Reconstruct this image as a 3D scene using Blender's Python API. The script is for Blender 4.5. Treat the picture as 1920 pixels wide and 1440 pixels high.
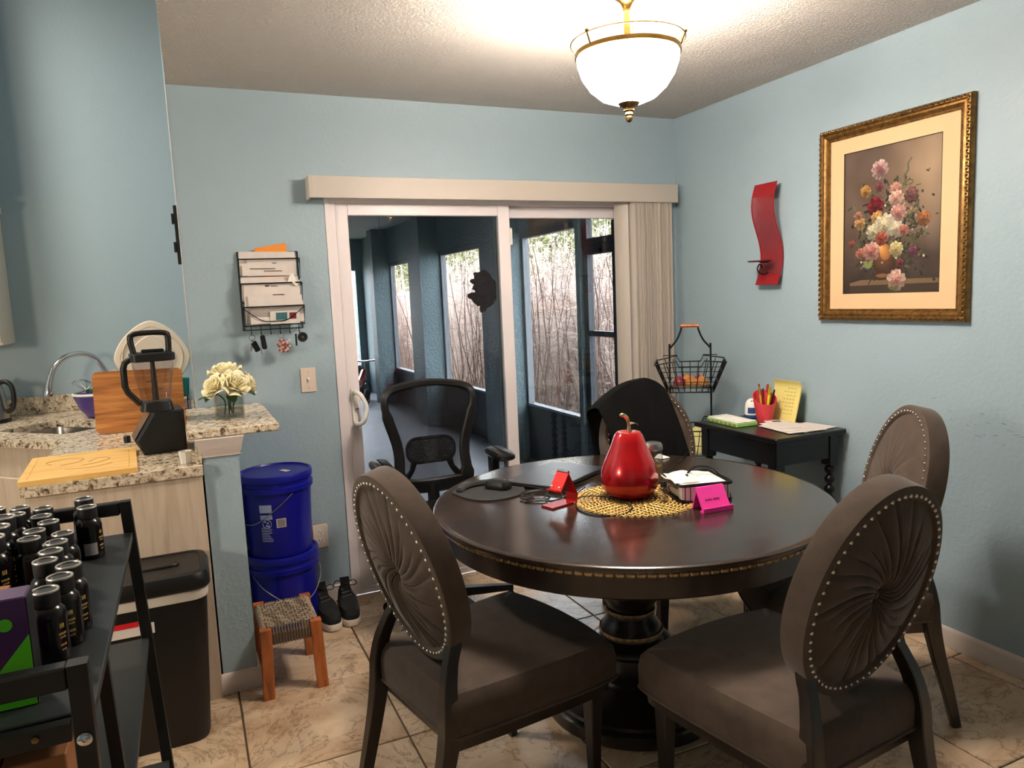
import bpy, math, random
from math import sin, cos, pi, radians, sqrt, atan2
from mathutils import Vector, Matrix, noise as mnoise

for _o in list(bpy.data.objects):
    bpy.data.objects.remove(_o, do_unlink=True)
SC = bpy.context.scene
COL = SC.collection
random.seed(11)

# ------------------------------------------------------------------ camera
def make_camera():
    f, yaw, pitch, roll = 1375.02, .4171, .12, -.0438
    fwd = Vector((sin(yaw)*cos(pitch), cos(yaw)*cos(pitch), -sin(pitch)))
    right = Vector((cos(yaw), -sin(yaw), 0))
    up = right.cross(fwd)
    r2 = right*cos(roll) + up*sin(roll)
    u2 = up*cos(roll) - right*sin(roll)
    cam = bpy.data.cameras.new('camera')
    cam.sensor_fit = 'HORIZONTAL'; cam.sensor_width = 36; cam.lens = f/1920*36
    cam.clip_start = .02; cam.clip_end = 200
    ob = bpy.data.objects.new('camera', cam)
    m = Matrix((r2, u2, -fwd)).transposed().to_4x4()
    m.translation = Vector((-2.6892, -3.5973, 1.4717))
    ob.matrix_world = m
    COL.objects.link(ob); SC.camera = ob
make_camera()

# ------------------------------------------------------------------ world, light, exposure
w = bpy.data.worlds.new('sky'); SC.world = w; w.use_nodes = True
bg = w.node_tree.nodes['Background']
bg.inputs[0].default_value = (.96, .97, 1.0, 1); bg.inputs[1].default_value = 20.0
SC.view_settings.view_transform = 'Standard'
SC.view_settings.look = 'None'
SC.view_settings.gamma = 1
SC.view_settings.use_curve_mapping = False
SC.view_settings.exposure = 0.08
LAMP_W, LAMP_GLASS, KITCHEN_W, FILL_W = 20, 114.0, 64, 95  # last value drives the added off-view lamp

# ------------------------------------------------------------------ geometry helpers
def V(*a): return Vector(a)
class G:
    """collects vertices and faces; every shape is added in the local frame of the part"""
    def __init__(s): s.v = []; s.f = []; s.m = None; s.c = None
    def add(s, vs, fs):
        o = len(s.v)
        if s.m is not None: vs = [s.m @ Vector(p) for p in vs]
        s.v.extend([tuple(p) for p in vs]); s.f.extend([tuple(i+o for i in f) for f in fs])
        return s
    def box(s, c, d, b=0, rot=None):
        hx, hy, hz = d[0]/2, d[1]/2, d[2]/2
        b = min(b, hx*.95, hy*.95, hz*.95)
        vs = []; fs = []
        if b <= 0:
            for x in (-hx, hx):
                for y in (-hy, hy):
                    for z in (-hz, hz): vs.append(Vector((x, y, z)))
            fs = [(0,1,3,2),(4,6,7,5),(0,4,5,1),(2,3,7,6),(0,2,6,4),(1,5,7,3)]
        else:
            idx = {}
            for i, sx in enumerate((-1,1)):
                for j, sy in enumerate((-1,1)):
                    for k, sz in enumerate((-1,1)):
                        for a in range(3):
                            p = [sx*(hx-b), sy*(hy-b), sz*(hz-b)]
                            p[a] += (sx,sy,sz)[a]*b
                            idx[i,j,k,a] = len(vs); vs.append(Vector(p))
            I = lambda i,j,k,a: idx[i,j,k,a]
            for i in (0,1): fs.append([I(i,0,0,0),I(i,0,1,0),I(i,1,1,0),I(i,1,0,0)][::1 if i==0 else -1])
            for j in (0,1): fs.append([I(0,j,0,1),I(1,j,0,1),I(1,j,1,1),I(0,j,1,1)][::1 if j==0 else -1])
            for k in (0,1): fs.append([I(0,0,k,2),I(0,1,k,2),I(1,1,k,2),I(1,0,k,2)][::1 if k==0 else -1])
            for j in (0,1):
                for k in (0,1): fs.append([I(0,j,k,1),I(1,j,k,1),I(1,j,k,2),I(0,j,k,2)])
            for i in (0,1):
                for k in (0,1): fs.append([I(i,0,k,0),I(i,1,k,0),I(i,1,k,2),I(i,0,k,2)])
            for i in (0,1):
                for j in (0,1): fs.append([I(i,j,0,0),I(i,j,1,0),I(i,j,1,1),I(i,j,0,1)])
            for i in (0,1):
                for j in (0,1):
                    for k in (0,1): fs.append([I(i,j,k,0),I(i,j,k,1),I(i,j,k,2)])
        c = Vector(c)
        if rot is not None: vs = [rot @ p for p in vs]
        return s.add([p+c for p in vs], fs)
    def b2(s, x0, x1, y0, y1, z0, z1, b=0):
        return s.box(((x0+x1)/2,(y0+y1)/2,(z0+z1)/2), (abs(x1-x0),abs(y1-y0),abs(z1-z0)), b)
    def loft(s, secs, cap=True, ring=False):
        n = len(secs[0]); vs = [p for q in secs for p in q]; fs = []
        m = len(secs)
        for i in range(m if ring else m-1):
            for j in range(n):
                a, b = i*n+j, i*n+(j+1)%n; i2 = (i+1)%m
                fs.append((a, b, i2*n+(j+1)%n, i2*n+j))
        if cap and not ring:
            fs.append(tuple(range(n))[::-1]); fs.append(tuple((m-1)*n+j for j in range(n)))
        return s.add(vs, fs)
    def tube(s, pts, r, n=8, closed=False, cap=True):
        pts = [Vector(p) for p in pts]; k = len(pts)
        rs = r if isinstance(r, (list, tuple)) else [r]*k
        secs = []; prev = None
        for i, p in enumerate(pts):
            if closed: t = pts[(i+1)%k]-pts[i-1]
            else: t = pts[min(i+1,k-1)]-pts[max(i-1,0)]
            if t.length < 1e-9: t = Vector((0,0,1))
            t.normalize()
            if prev is None:
                a = Vector((0,0,1)) if abs(t.z) < .9 else Vector((1,0,0))
                u = t.cross(a).normalized()
            else:
                u = prev - t*prev.dot(t)
                u = u.normalized() if u.length > 1e-6 else t.orthogonal().normalized()
            prev = u; q = t.cross(u)
            secs.append([p + (u*cos(2*pi*j/n)+q*sin(2*pi*j/n))*rs[i] for j in range(n)])
        return s.loft(secs, cap and not closed, closed)
    def cyl(s, p0, p1, r0, r1=None, n=16):
        return s.tube([p0, p1], [r0, r0 if r1 is None else r1], n)
    def lathe(s, prof, n=32, c=(0,0,0), sy=1.0, cap=True):
        c = Vector(c)
        secs = [[c+Vector((r*cos(2*pi*j/n), r*sin(2*pi*j/n)*sy, z)) for j in range(n)] for r, z in prof]
        return s.loft(secs, cap)
    def ell(s, c, r, n=12, m=8, rot=None):
        if not isinstance(r, (tuple, list)): r = (r, r, r)
        c = Vector(c); vs = []; fs = []
        for i in range(1, m):
            t = pi*i/m
            for j in range(n):
                a = 2*pi*j/n
                vs.append(Vector((r[0]*sin(t)*cos(a), r[1]*sin(t)*sin(a), r[2]*cos(t))))
        top = len(vs); vs.append(Vector((0,0,r[2]))); vs.append(Vector((0,0,-r[2])))
        for i in range(m-2):
            for j in range(n): fs.append((i*n+j, (i+1)*n+j, (i+1)*n+(j+1)%n, i*n+(j+1)%n))
        for j in range(n):
            fs.append((top, j, (j+1)%n)); fs.append((top+1, (m-2)*n+(j+1)%n, (m-2)*n+j))
        if rot is not None: vs = [rot @ p for p in vs]
        return s.add([p+c for p in vs], fs)
    def prism(s, poly, z0, z1):
        return s.loft([[Vector((x,y,z0)) for x,y in poly], [Vector((x,y,z1)) for x,y in poly]])
    def grid(s, fn, nu, nv, closeu=False):
        vs = [Vector(fn(i/nu, j/nv)) for j in range(nv+1) for i in range(nu if closeu else nu+1)]
        w_ = nu if closeu else nu+1; fs = []
        for j in range(nv):
            for i in range(nu):
                i2 = (i+1) % w_ if closeu else i+1
                fs.append((j*w_+i, j*w_+i2, (j+1)*w_+i2, (j+1)*w_+i))
        return s.add(vs, fs)
    def slab(s, fn, nu, nv, nrm):
        """closed slab: grid surface fn with thickness vector nrm"""
        nrm = Vector(nrm); a = nu+1
        top = [Vector(fn(i/nu, j/nv)) for j in range(nv+1) for i in range(nu+1)]
        vs = top + [p+nrm for p in top]; o = len(top); fs = []
        for j in range(nv):
            for i in range(nu):
                q = (j*a+i, j*a+i+1, (j+1)*a+i+1, (j+1)*a+i)
                fs.append(q); fs.append(tuple(o+k for k in q[::-1]))
        for i in range(nu):
            fs.append((i, o+i, o+i+1, i+1)); k = nv*a; fs.append((k+i, k+i+1, o+k+i+1, o+k+i))
        for j in range(nv):
            fs.append((j*a, (j+1)*a, o+(j+1)*a, o+j*a)); k = nu; fs.append((j*a+k, o+j*a+k, o+(j+1)*a+k, (j+1)*a+k))
        return s.add(vs, fs)

def rect_sec(c, a, b, ua=(1,0,0), ub=(0,1,0), ch=.15):
    """chamfered rectangle section"""
    c = Vector(c); ua = Vector(ua); ub = Vector(ub); k = min(a, b)*ch
    pts = [(-a+k,-b),(a-k,-b),(a,-b+k),(a,b-k),(a-k,b),(-a+k,b),(-a,b-k),(-a,-b+k)]
    return [c+ua*x+ub*y for x, y in pts]
def rrect(w_, h, r, n=5):
    pts = []
    for cx, cy, a0 in ((w_/2-r,h/2-r,0),(-w_/2+r,h/2-r,pi/2),(-w_/2+r,-h/2+r,pi),(w_/2-r,-h/2+r,1.5*pi)):
        for i in range(n+1):
            a = a0+pi/2*i/n; pts.append((cx+r*cos(a), cy+r*sin(a)))
    return pts
def RZ(a): return Matrix.Rotation(a, 3, 'Z')
def RX(a): return Matrix.Rotation(a, 3, 'X')
def RY(a): return Matrix.Rotation(a, 3, 'Y')
def smooth_path(pts, k=6):
    pts = [Vector(p) for p in pts]; out = []
    for i in range(len(pts)-1):
        p0 = pts[max(i-1,0)]; p1 = pts[i]; p2 = pts[i+1]; p3 = pts[min(i+2,len(pts)-1)]
        for j in range(k):
            t = j/k
            out.append(.5*((2*p1)+(p2-p0)*t+(2*p0-5*p1+4*p2-p3)*t*t+(3*p1-p0-3*p2+p3)*t**3))
    out.append(pts[-1]); return out

def mesh_of(name, g, smooth=True, ang=38):
    me = bpy.data.meshes.new(name); me.from_pydata(g.v, [], g.f); me.update()
    if g.c:
        at = me.color_attributes.new('Col', 'FLOAT_COLOR', 'POINT')
        for i, c in enumerate(g.c): at.data[i].color = (*c, 1)
    if smooth:
        me.polygons.foreach_set('use_smooth', [True]*len(me.polygons))
        me.set_sharp_from_angle(angle=radians(ang))
    return me
def fixn(me):
    import bmesh
    bm = bmesh.new(); bm.from_mesh(me); bmesh.ops.recalc_face_normals(bm, faces=bm.faces); bm.to_mesh(me); bm.free()
def obj(name, g, mat, parent=None, smooth=True, loc=None, rz=None, ang=38):
    if isinstance(g, G):
        me = mesh_of(name, g, smooth, ang)
        if len(g.f) < 60000: fixn(me)
    else: me = g
    if mat is not None and not me.materials: me.materials.append(mat)
    o = bpy.data.objects.new(name, me); COL.objects.link(o)
    if parent is not None: o.parent = parent
    if loc is not None: o.location = loc
    if rz is not None: o.rotation_euler = (0,0,rz)
    return o
def tag(o, label, cat, group=None, kind=None):
    o['label'] = label; o['category'] = cat
    if group: o['group'] = group
    if kind: o['kind'] = kind
    return o
def thing(name, label, cat, loc=(0,0,0), rz=0, group=None):
    o = bpy.data.objects.new(name, None); COL.objects.link(o); o.empty_display_size = .05
    o.location = loc; o.rotation_euler = (0,0,rz)
    return tag(o, label, cat, group)
def struct(name, g, mat, parent=None, label=None, smooth=True):
    o = obj(name, g, mat, parent, smooth)
    if parent is None: o['kind'] = 'structure'
    if label: o['label'] = label
    return o
def solo(name, g, mat, label, cat, loc=None, rz=None, group=None, smooth=True):
    return tag(obj(name, g, mat, None, smooth, loc, rz), label, cat, group)
def dup(root, label=None, loc=None, rz=None):
    r = root.copy(); COL.objects.link(r)
    if loc is not None: r.location = loc
    if rz is not None: r.rotation_euler = (0,0,rz)
    if label: r['label'] = label
    for ch in list(root.children):
        c = ch.copy(); COL.objects.link(c); c.parent = r
        for gch in ch.children:
            d = gch.copy(); COL.objects.link(d); d.parent = c
    return r

# ------------------------------------------------------------------ materials
def lin(c):
    return tuple(((x/255)/12.92 if x/255 <= .04045 else ((x/255+.055)/1.055)**2.4) for x in c[:3]) + (1,)
def newmat(name):
    m = bpy.data.materials.new(name); m.use_nodes = True
    nt = m.node_tree; b = nt.nodes['Principled BSDF']
    return m, nt, b
def N(nt, t, **k):
    n = nt.nodes.new(t)
    for a, v in k.items(): setattr(n, a, v)
    return n
def coords(nt, kind='Object', scale=(1,1,1), rot=(0,0,0), rnd=False):
    tc = N(nt, 'ShaderNodeTexCoord'); mp = N(nt, 'ShaderNodeMapping')
    nt.links.new(tc.outputs[kind], mp.inputs[0])
    mp.inputs['Scale'].default_value = scale; mp.inputs['Rotation'].default_value = rot
    if rnd:
        oi = N(nt, 'ShaderNodeObjectInfo'); mu = N(nt, 'ShaderNodeVectorMath', operation='SCALE')
        cb = N(nt, 'ShaderNodeCombineXYZ')
        for i in range(3): nt.links.new(oi.outputs['Random'], cb.inputs[i])
        nt.links.new(cb.outputs[0], mu.inputs[0]); mu.inputs['Scale'].default_value = 40
        nt.links.new(mu.outputs[0], mp.inputs['Location'])
    return mp.outputs[0]
def noise(nt, vec, scale, detail=4, rough=.55, dist=0):
    n = N(nt, 'ShaderNodeTexNoise'); nt.links.new(vec, n.inputs['Vector'])
    n.inputs['Scale'].default_value = scale; n.inputs['Detail'].default_value = detail
    n.inputs['Roughness'].default_value = rough; n.inputs['Distortion'].default_value = dist
    return n.outputs['Fac']
def ramp(nt, fac, stops, interp='LINEAR'):
    r = N(nt, 'ShaderNodeValToRGB'); nt.links.new(fac, r.inputs[0]); r.color_ramp.interpolation = interp
    e = r.color_ramp.elements
    while len(e) < len(stops): e.new(.5)
    for i, (p, c) in enumerate(stops): e[i].position = p; e[i].color = lin(c)
    return r.outputs[0]
def bump(nt, b, h, strength, dist=.01, prev=None):
    n = N(nt, 'ShaderNodeBump'); nt.links.new(h, n.inputs['Height'])
    n.inputs['Strength'].default_value = strength; n.inputs['Distance'].default_value = dist
    nt.links.new(n.outputs[0], b.inputs['Normal']); return n
def mat(name, col, rough=.5, metal=0, col2=None, nscale=8, stretch=(1,1,1), bmp=None, coat=0, sheen=0, spec=.5, emit=None, trans=0, alpha=1, ior=1.45):
    m, nt, b = newmat(name)
    b.inputs['Base Color'].default_value = lin(col); b.inputs['Roughness'].default_value = rough
    b.inputs['Metallic'].default_value = metal; b.inputs['Specular IOR Level'].default_value = spec
    b.inputs['Coat Weight'].default_value = coat; b.inputs['Coat Roughness'].default_value = .12
    b.inputs['Sheen Weight'].default_value = sheen; b.inputs['Sheen Roughness'].default_value = .4
    b.inputs['Transmission Weight'].default_value = trans; b.inputs['Alpha'].default_value = alpha; b.inputs['IOR'].default_value = ior
    if col2 is not None:
        v = coords(nt, 'Object', stretch)
        nt.links.new(ramp(nt, noise(nt, v, nscale, 5), [(.3, col), (.7, col2)]), b.inputs['Base Color'])
    if bmp:
        v = coords(nt, 'Object', stretch); bump(nt, b, noise(nt, v, bmp[0], 6), bmp[1], bmp[2] if len(bmp) > 2 else .005)
    if emit:
        b.inputs['Emission Color'].default_value = lin(emit[0]); b.inputs['Emission Strength'].default_value = emit[1]
    return m

def m_paint(name, col, col2, bs=55, st=.10, dist=.005):
    m, nt, b = newmat(name); v = coords(nt)
    b.inputs['Roughness'].default_value = .48; b.inputs['Specular IOR Level'].default_value = .35
    nt.links.new(ramp(nt, noise(nt, v, 1.3, 3), [(.3, col), (.7, col2)]), b.inputs['Base Color'])
    bump(nt, b, ramp(nt, noise(nt, v, bs, 3, .5, .4), [(.42,(0,0,0)),(.62,(255,255,255))]), st, dist)
    return m
def m_ceiling():
    m, nt, b = newmat('textured_ceiling'); v = coords(nt)
    b.inputs['Base Color'].default_value = lin((226,221,216)); b.inputs['Roughness'].default_value = .9
    bump(nt, b, ramp(nt, noise(nt, v, 75, 5, .65, .5), [(.38,(0,0,0)),(.6,(255,255,255))]), .9, .012)
    return m
def m_tile():
    m, nt, b = newmat('stone_look_tile'); v = coords(nt, 'Object', (1,1,1), rnd=True)
    a = ramp(nt, noise(nt, v, 3.2, 8, .62, 1.2), [(.28,(150,120,92)),(.45,(188,160,130)),(.6,(206,184,156)),(.78,(176,142,108))])
    vein = ramp(nt, noise(nt, v, 2.1, 9, .7, 2.5), [(.475,(255,255,255)),(.497,(140,112,88)),(.512,(255,255,255))])
    mx = N(nt, 'ShaderNodeMix', data_type='RGBA', blend_type='MULTIPLY'); mx.inputs[0].default_value = .75
    nt.links.new(a, mx.inputs[6]); nt.links.new(vein, mx.inputs[7]); nt.links.new(mx.outputs[2], b.inputs['Base Color'])
    b.inputs['Roughness'].default_value = .33
    bump(nt, b, noise(nt, v, 14, 6), .25, .004); return m
def m_granite():
    m, nt, b = newmat('speckled_granite'); v = coords(nt)
    a = ramp(nt, noise(nt, v, 42, 6, .72, .8), [(.34,(32,27,23)),(.42,(120,100,80)),(.47,(190,172,148)),(.6,(226,214,192)),(.74,(168,146,116))])
    d = ramp(nt, noise(nt, v, 115, 3, .6), [(.3,(30,25,22)),(.4,(255,255,255))])
    mx = N(nt, 'ShaderNodeMix', data_type='RGBA', blend_type='MULTIPLY'); mx.inputs[0].default_value = .8
    nt.links.new(a, mx.inputs[6]); nt.links.new(d, mx.inputs[7]); nt.links.new(mx.outputs[2], b.inputs['Base Color'])
    b.inputs['Roughness'].default_value = .22; return m
def m_wood(name, cols, scale=3, stretch=(1,12,12), rough=.4, coat=0, bst=.1):
    m, nt, b = newmat(name); v = coords(nt, 'Object', stretch)
    n = noise(nt, v, scale, 7, .6, .6)
    k = len(cols)
    nt.links.new(ramp(nt, n, [(.3+.4*i/(k-1), c) for i, c in enumerate(cols)]), b.inputs['Base Color'])
    b.inputs['Roughness'].default_value = rough; b.inputs['Coat Weight'].default_value = coat; b.inputs['Coat Roughness'].default_value = .2
    bump(nt, b, n, bst, .002); return m
def m_clear(name, tint=(255,255,255), fac=.08, rough=.0, ior=1.45):
    m = bpy.data.materials.new(name); m.use_nodes = True; nt = m.node_tree; nt.nodes.clear()
    o = N(nt,'ShaderNodeOutputMaterial'); t = N(nt,'ShaderNodeBsdfTransparent'); g = N(nt,'ShaderNodeBsdfGlossy'); mx = N(nt,'ShaderNodeMixShader')
    lw = N(nt,'ShaderNodeLayerWeight'); lw.inputs[0].default_value = .5
    pw = N(nt,'ShaderNodeMath', operation='POWER'); nt.links.new(lw.outputs['Facing'], pw.inputs[0]); pw.inputs[1].default_value = 4
    ad = N(nt,'ShaderNodeMath', operation='MULTIPLY_ADD', use_clamp=True); nt.links.new(pw.outputs[0], ad.inputs[0]); ad.inputs[1].default_value = .6; ad.inputs[2].default_value = fac
    t.inputs[0].default_value = lin(tint); g.inputs['Roughness'].default_value = rough
    nt.links.new(ad.outputs[0], mx.inputs[0]); nt.links.new(t.outputs[0], mx.inputs[1]); nt.links.new(g.outputs[0], mx.inputs[2]); nt.links.new(mx.outputs[0], o.inputs[0])
    return m
def m_sheer(name, col, cover):
    m = bpy.data.materials.new(name); m.use_nodes = True; nt = m.node_tree; nt.nodes.clear()
    o = N(nt,'ShaderNodeOutputMaterial'); t = N(nt,'ShaderNodeBsdfTransparent'); g = N(nt,'ShaderNodeBsdfDiffuse'); mx = N(nt,'ShaderNodeMixShader')
    g.inputs[0].default_value = lin(col); mx.inputs[0].default_value = cover
    nt.links.new(t.outputs[0], mx.inputs[1]); nt.links.new(g.outputs[0], mx.inputs[2]); nt.links.new(mx.outputs[0], o.inputs[0])
    return m
def m_vcol(name, rough=.5):
    m, nt, b = newmat(name); a = N(nt, 'ShaderNodeVertexColor'); a.layer_name = 'Col'
    nt.links.new(a.outputs[0], b.inputs['Base Color']); b.inputs['Roughness'].default_value = rough; return m

M = {}
M['wall'] = m_paint('teal_wall_paint', (152,172,183), (157,177,188))
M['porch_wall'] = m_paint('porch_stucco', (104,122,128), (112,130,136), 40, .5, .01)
M['ceiling'] = m_ceiling()
M['tile'] = m_tile(); M['granite'] = m_granite()
M['grout'] = mat('dark_grout', (92,78,64), .9)
M['white_paint'] = mat('white_trim_paint', (206,194,186), .4)
M['vinyl'] = mat('white_vinyl_frame', (226,218,220), .35)
M['almond'] = mat('almond_plastic', (226,208,190), .35)
M['blind'] = mat('cream_vinyl', (182,174,165), .45)
M['laminate'] = m_wood('pale_wood_laminate', [(178,158,138),(196,178,158),(206,190,172)], 2.2, (14,14,1), .45)
M['cab_white'] = mat('cream_cabinet_paint', (222,208,190), .4)
M['dark_table'] = m_wood('espresso_table_wood', [(30,22,17),(44,33,26),(58,45,36)], 2.5, (3,14,3), .2, .3, .05)
M['espresso'] = m_wood('espresso_wood', [(24,17,14),(34,25,20),(42,31,25)], 3, (10,10,1.5), .3, .2, .05)
M['gold_rope'] = mat('antique_gold_bead', (196,172,132), .35, .6, (120,96,66), 60)
M['velvet'] = mat('taupe_velvet', (78,64,54), .85, 0, (64,52,43), 20, sheen=.2, bmp=(300,.1,.001))
M['nail'] = mat('silver_nailhead', (214,208,196), .2, 1)
M['black_plastic'] = mat('black_plastic', (13,13,14), .42)
M['black_gloss'] = mat('black_gloss_plastic', (14,13,13), .15)
M['black_metal'] = mat('black_powder_coat', (17,17,18), .45, .1)
M['black_shelf'] = mat('black_laminate_shelf', (32,36,38), .38)
M['black_paint'] = mat('black_painted_wood', (14,14,16), .28, 0, bmp=(40,.05,.002))
M['black_cloth'] = mat('black_cloth', (7,7,8), .9, 0, (11,11,12), 30, bmp=(120,.3,.002), spec=.15)
M['mesh'] = m_sheer('black_mesh_fabric', (30,30,32), .68)
M['screen'] = m_sheer('insect_screen', (60,62,64), .22)
M['glass'] = m_clear('window_glass', (226,230,232), .05)
M['clear'] = m_clear('clear_plastic', (232,230,234), .06)
M['jar_glass'] = m_clear('ribbed_jar_glass', (225,226,222), .12)
M['vase'] = m_clear('vase_glass', (238,240,236), .05)
M['brass'] = mat('aged_brass', (176,140,72), .22, 1, (140,108,54), 14)
M['bronze'] = mat('dark_brass', (120,96,58), .3, 1)
M['steel'] = mat('brushed_steel', (168,164,160), .28, 1)
M['chrome'] = mat('polished_chrome', (206,206,208), .1, 1)
M['white_plastic'] = mat('white_plastic', (232,230,224), .4)
M['paper'] = mat('white_paper', (224,214,208), .75, 0, (206,198,194), 9)
M['ink'] = mat('dark_ink', (58,56,62), .7)
M['red_gloss'] = mat('metallic_red_glaze', (200,10,22), .22, .45, (150,4,14), 6, coat=.8)
M['red_paint'] = mat('matte_red_metal', (150,28,36), .45, .2)
M['red_metal'] = mat('anodised_red', (190,30,28), .3, .6)
M['coral'] = mat('coral_plastic', (206,62,72), .55, bmp=(220,.5,.002))
M['pink'] = mat('hot_pink_plastic', (232,60,160), .4)
M['gold_mat'] = mat('gold_woven_vinyl', (196,164,96), .35, .5, (150,116,56), 90)
M['blue'] = mat('blue_bucket_plastic', (10,16,140), .35, 0, (8,12,118), 5)
M['blue_print'] = mat('pale_label_print', (176,182,210), .5)
M['bowl'] = mat('purple_plastic', (96,76,150), .35)
M['acacia'] = m_wood('striped_hardwood', [(132,78,34),(176,112,56),(206,146,84)], 2.5, (1.2,1.2,16), .4)
M['maple'] = m_wood('pale_maple', [(206,158,84),(222,178,104),(232,194,122)], 2, (2,14,2), .45)
M['stoolwood'] = m_wood('orange_hardwood', [(120,60,24),(168,92,42),(186,110,56)], 3, (10,10,1.5), .35, .2)
M['rope_a'] = mat('tan_rope', (168,150,126), .9); M['rope_b'] = mat('brown_rope', (92,80,68), .9)
M['rubber_white'] = mat('white_rubber_sole', (214,202,188), .6)
M['shoe'] = mat('black_knit', (14,14,15), .85, bmp=(200,.3,.002))
M['cardboard'] = mat('cardboard', (150,98,58), .8, 0, (134,84,48), 5)
M['bag'] = mat('white_bin_liner', (214,208,200), .5)
M['bottle'] = mat('black_bottle_plastic', (15,12,12), .18)
M['cap'] = mat('black_ribbed_cap', (22,23,26), .4)
M['cap_rim'] = mat('silver_cap_rim', (190,186,180), .3, .6)
M['gold_print'] = mat('gold_label_print', (196,160,96), .4, .3)
M['grey_label'] = mat('grey_label', (150,148,148), .6)
M['purple'] = mat('purple_carton', (66,28,84), .4)
M['green'] = mat('bright_green_carton', (84,196,30), .4)
M['petal'] = mat('cream_rose_petal', (240,230,180), .6, 0, (246,238,208), 30)
M['leaf'] = mat('dark_green_leaf', (46,78,52), .45)
M['wire'] = mat('black_wire', (16,15,15), .4, .3)
M['onion'] = mat('red_onion_skin', (112,34,48), .4, 0, (150,60,66), 12)
M['potato'] = mat('brown_onion_skin', (198,138,70), .5, 0, (170,104,48), 12)
M['foil'] = mat('crinkled_foil', (196,194,190), .28, .8, bmp=(40,.6,.01))
M['yellow_pad'] = mat('yellow_legal_pad', (226,214,132), .7)
M['green_pill'] = mat('green_tinted_plastic', (150,196,110), .3)
M['blue_label'] = mat('blue_label', (44,76,130), .45)
M['mat_board'] = mat('cream_mat_board', (216,182,142), .8)
M['gilt'] = mat('gilded_wood', (150,112,60), .34, .7, (96,66,32), 50, bmp=(140,.3,.003))
M['print'] = m_vcol('painted_print', .3)
M['salt'] = mat('tan_powder', (206,170,110), .9)
M['felt'] = mat('grey_mouse_pad', (38,38,40), .9)
M['porch_floor'] = mat('painted_porch_floor', (112,116,128), .5, 0, (124,126,136), 3)
M['dark_kick'] = mat('dark_kick_plate', (46,50,58), .5)
M['porch_ceiling'] = mat('porch_ceiling_board', (150,156,164), .7)
M['fence'] = m_wood('weathered_fence', [(150,146,150),(190,186,192),(214,210,214)], 2, (10,10,1), .9)
M['soil'] = mat('leaf_litter_ground', (150,140,126), 1, 0, (112,124,84), 2.2, bmp=(18,1,.05))
M['stem'] = mat('dry_stem', (150,124,112), .9, 0, (190,170,158), 30)
M['stem_d'] = mat('dark_dry_stem', (110,84,76), .9)
M['straw'] = mat('pale_straw', (222,206,196), .9, 0, (176,156,146), 30)
M['olive'] = mat('olive_foliage', (104,112,70), .8, 0, (150,150,104), 10)
M['wreath'] = mat('dark_red_wreath', (60,30,32), .9)

# ================================================================== room shell
XK = -2.665
g = G().b2(-5.4, .12, -6.2, 0, -.12, -.006).b2(-5.4, XK, 0, 1.6, -.12, -.006)
floor = struct('floor', g, M['grout'], smooth=False)
def tiles():
    cache = {}
    xs = [-.07-.5095*k for k in range(0, 10)]; ys = [-.293-.502*k for k in range(-4, 10)]
    xe = sorted([0]+xs); ye = sorted(ys); gap = .003
    for i in range(len(xe)-1):
        for j in range(len(ye)-1):
            x0, x1, y0, y1 = xe[i]+gap, xe[i+1]-gap, ye[j]+gap, ye[j+1]-gap
            if x1 > XK+.1:
                y1 = min(y1, -.002)
            y1 = min(y1, 1.44)
            if y1-y0 < .02 or x1-x0 < .01 or (y0 > 0 and x1 > XK): continue
            k = (round(x1-x0, 3), round(y1-y0, 3))
            if k not in cache:
                me = mesh_of('tile', G().b2(-k[0]/2, k[0]/2, -k[1]/2, k[1]/2, -.008, 0, .0025), False); me.materials.append(M['tile']); cache[k] = me
            o = bpy.data.objects.new('tile', cache[k]); COL.objects.link(o); o.parent = floor
            o.location = ((x0+x1)/2, (y0+y1)/2, 0)
tiles()
# walls
DL, DR, DT = -2.02, -.18, 2.03
struct('wall_back', G().b2(XK, DL, 0, .14, -.1, 2.5).b2(DL, DR, 0, .14, DT, 2.5).b2(DR, .12, 0, .14, -.1, 2.5), M['wall'], smooth=False)
wr = struct('wall_right', G().b2(0, .12, -6.2, 0, -.1, 2.5), M['wall'], smooth=False)
g = G(); rnd = random.Random(31)
for k in range(46):
    y = rnd.uniform(-2.35,-1.62); z = rnd.gauss(.90,.035)-.06*(y+1.9); g.box((-.0001,y,z),(.0003,rnd.uniform(.004,.03),rnd.uniform(.001,.0025)),0,RX(rnd.uniform(-.3,.3)))
obj('scuff_marks', g, mat('grey_scuff',(112,118,116),.8), wr, False)
struct('wall_kitchen', G().b2(-5.4, XK+.1, 1.45, 1.6, -.1, 3.6), M['wall'], smooth=False)
struct('wall_kitchen_return', G().b2(XK, XK+.1, .14, 1.45, -.1, 3.6).prism([(XK,.14),(XK,0),(XK-.012,-1.0),(XK-.09,-3.0),(XK-.09,-6.05),(XK+.1,-6.05),(XK+.1,.14)], 2.561, 3.6), M['wall'], smooth=False)
struct('wall_left', G().b2(-5.4, -5.25, -6.2, 1.45, -.1, 3.6), M['wall'], smooth=False)
struct('wall_front', G().b2(-5.25, .0, -6.2, -6.05, -.1, 3.6), M['wall'], smooth=False)
struct('ceiling', G().prism([(XK,.14),(XK,0),(XK-.012,-1.0),(XK-.09,-3.0),(XK-.09,-6.05),(.12,-6.05),(.12,.14)], 2.44, 2.56), M['ceiling'], smooth=False)
struct('ceiling_kitchen', G().b2(-5.4, XK+.1, -6.2, 1.6, 3.6, 3.7), M['ceiling'], smooth=False)
struct('trim_1', G().b2(XK-.003, XK, -.004, .012, 1.03, 2.44, .001), M['white_paint'])
struct('wall_soffit', G().b2(-5.25, -3.60, 1.0, 1.45, 2.10, 3.6), M['wall'], smooth=False)
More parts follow.
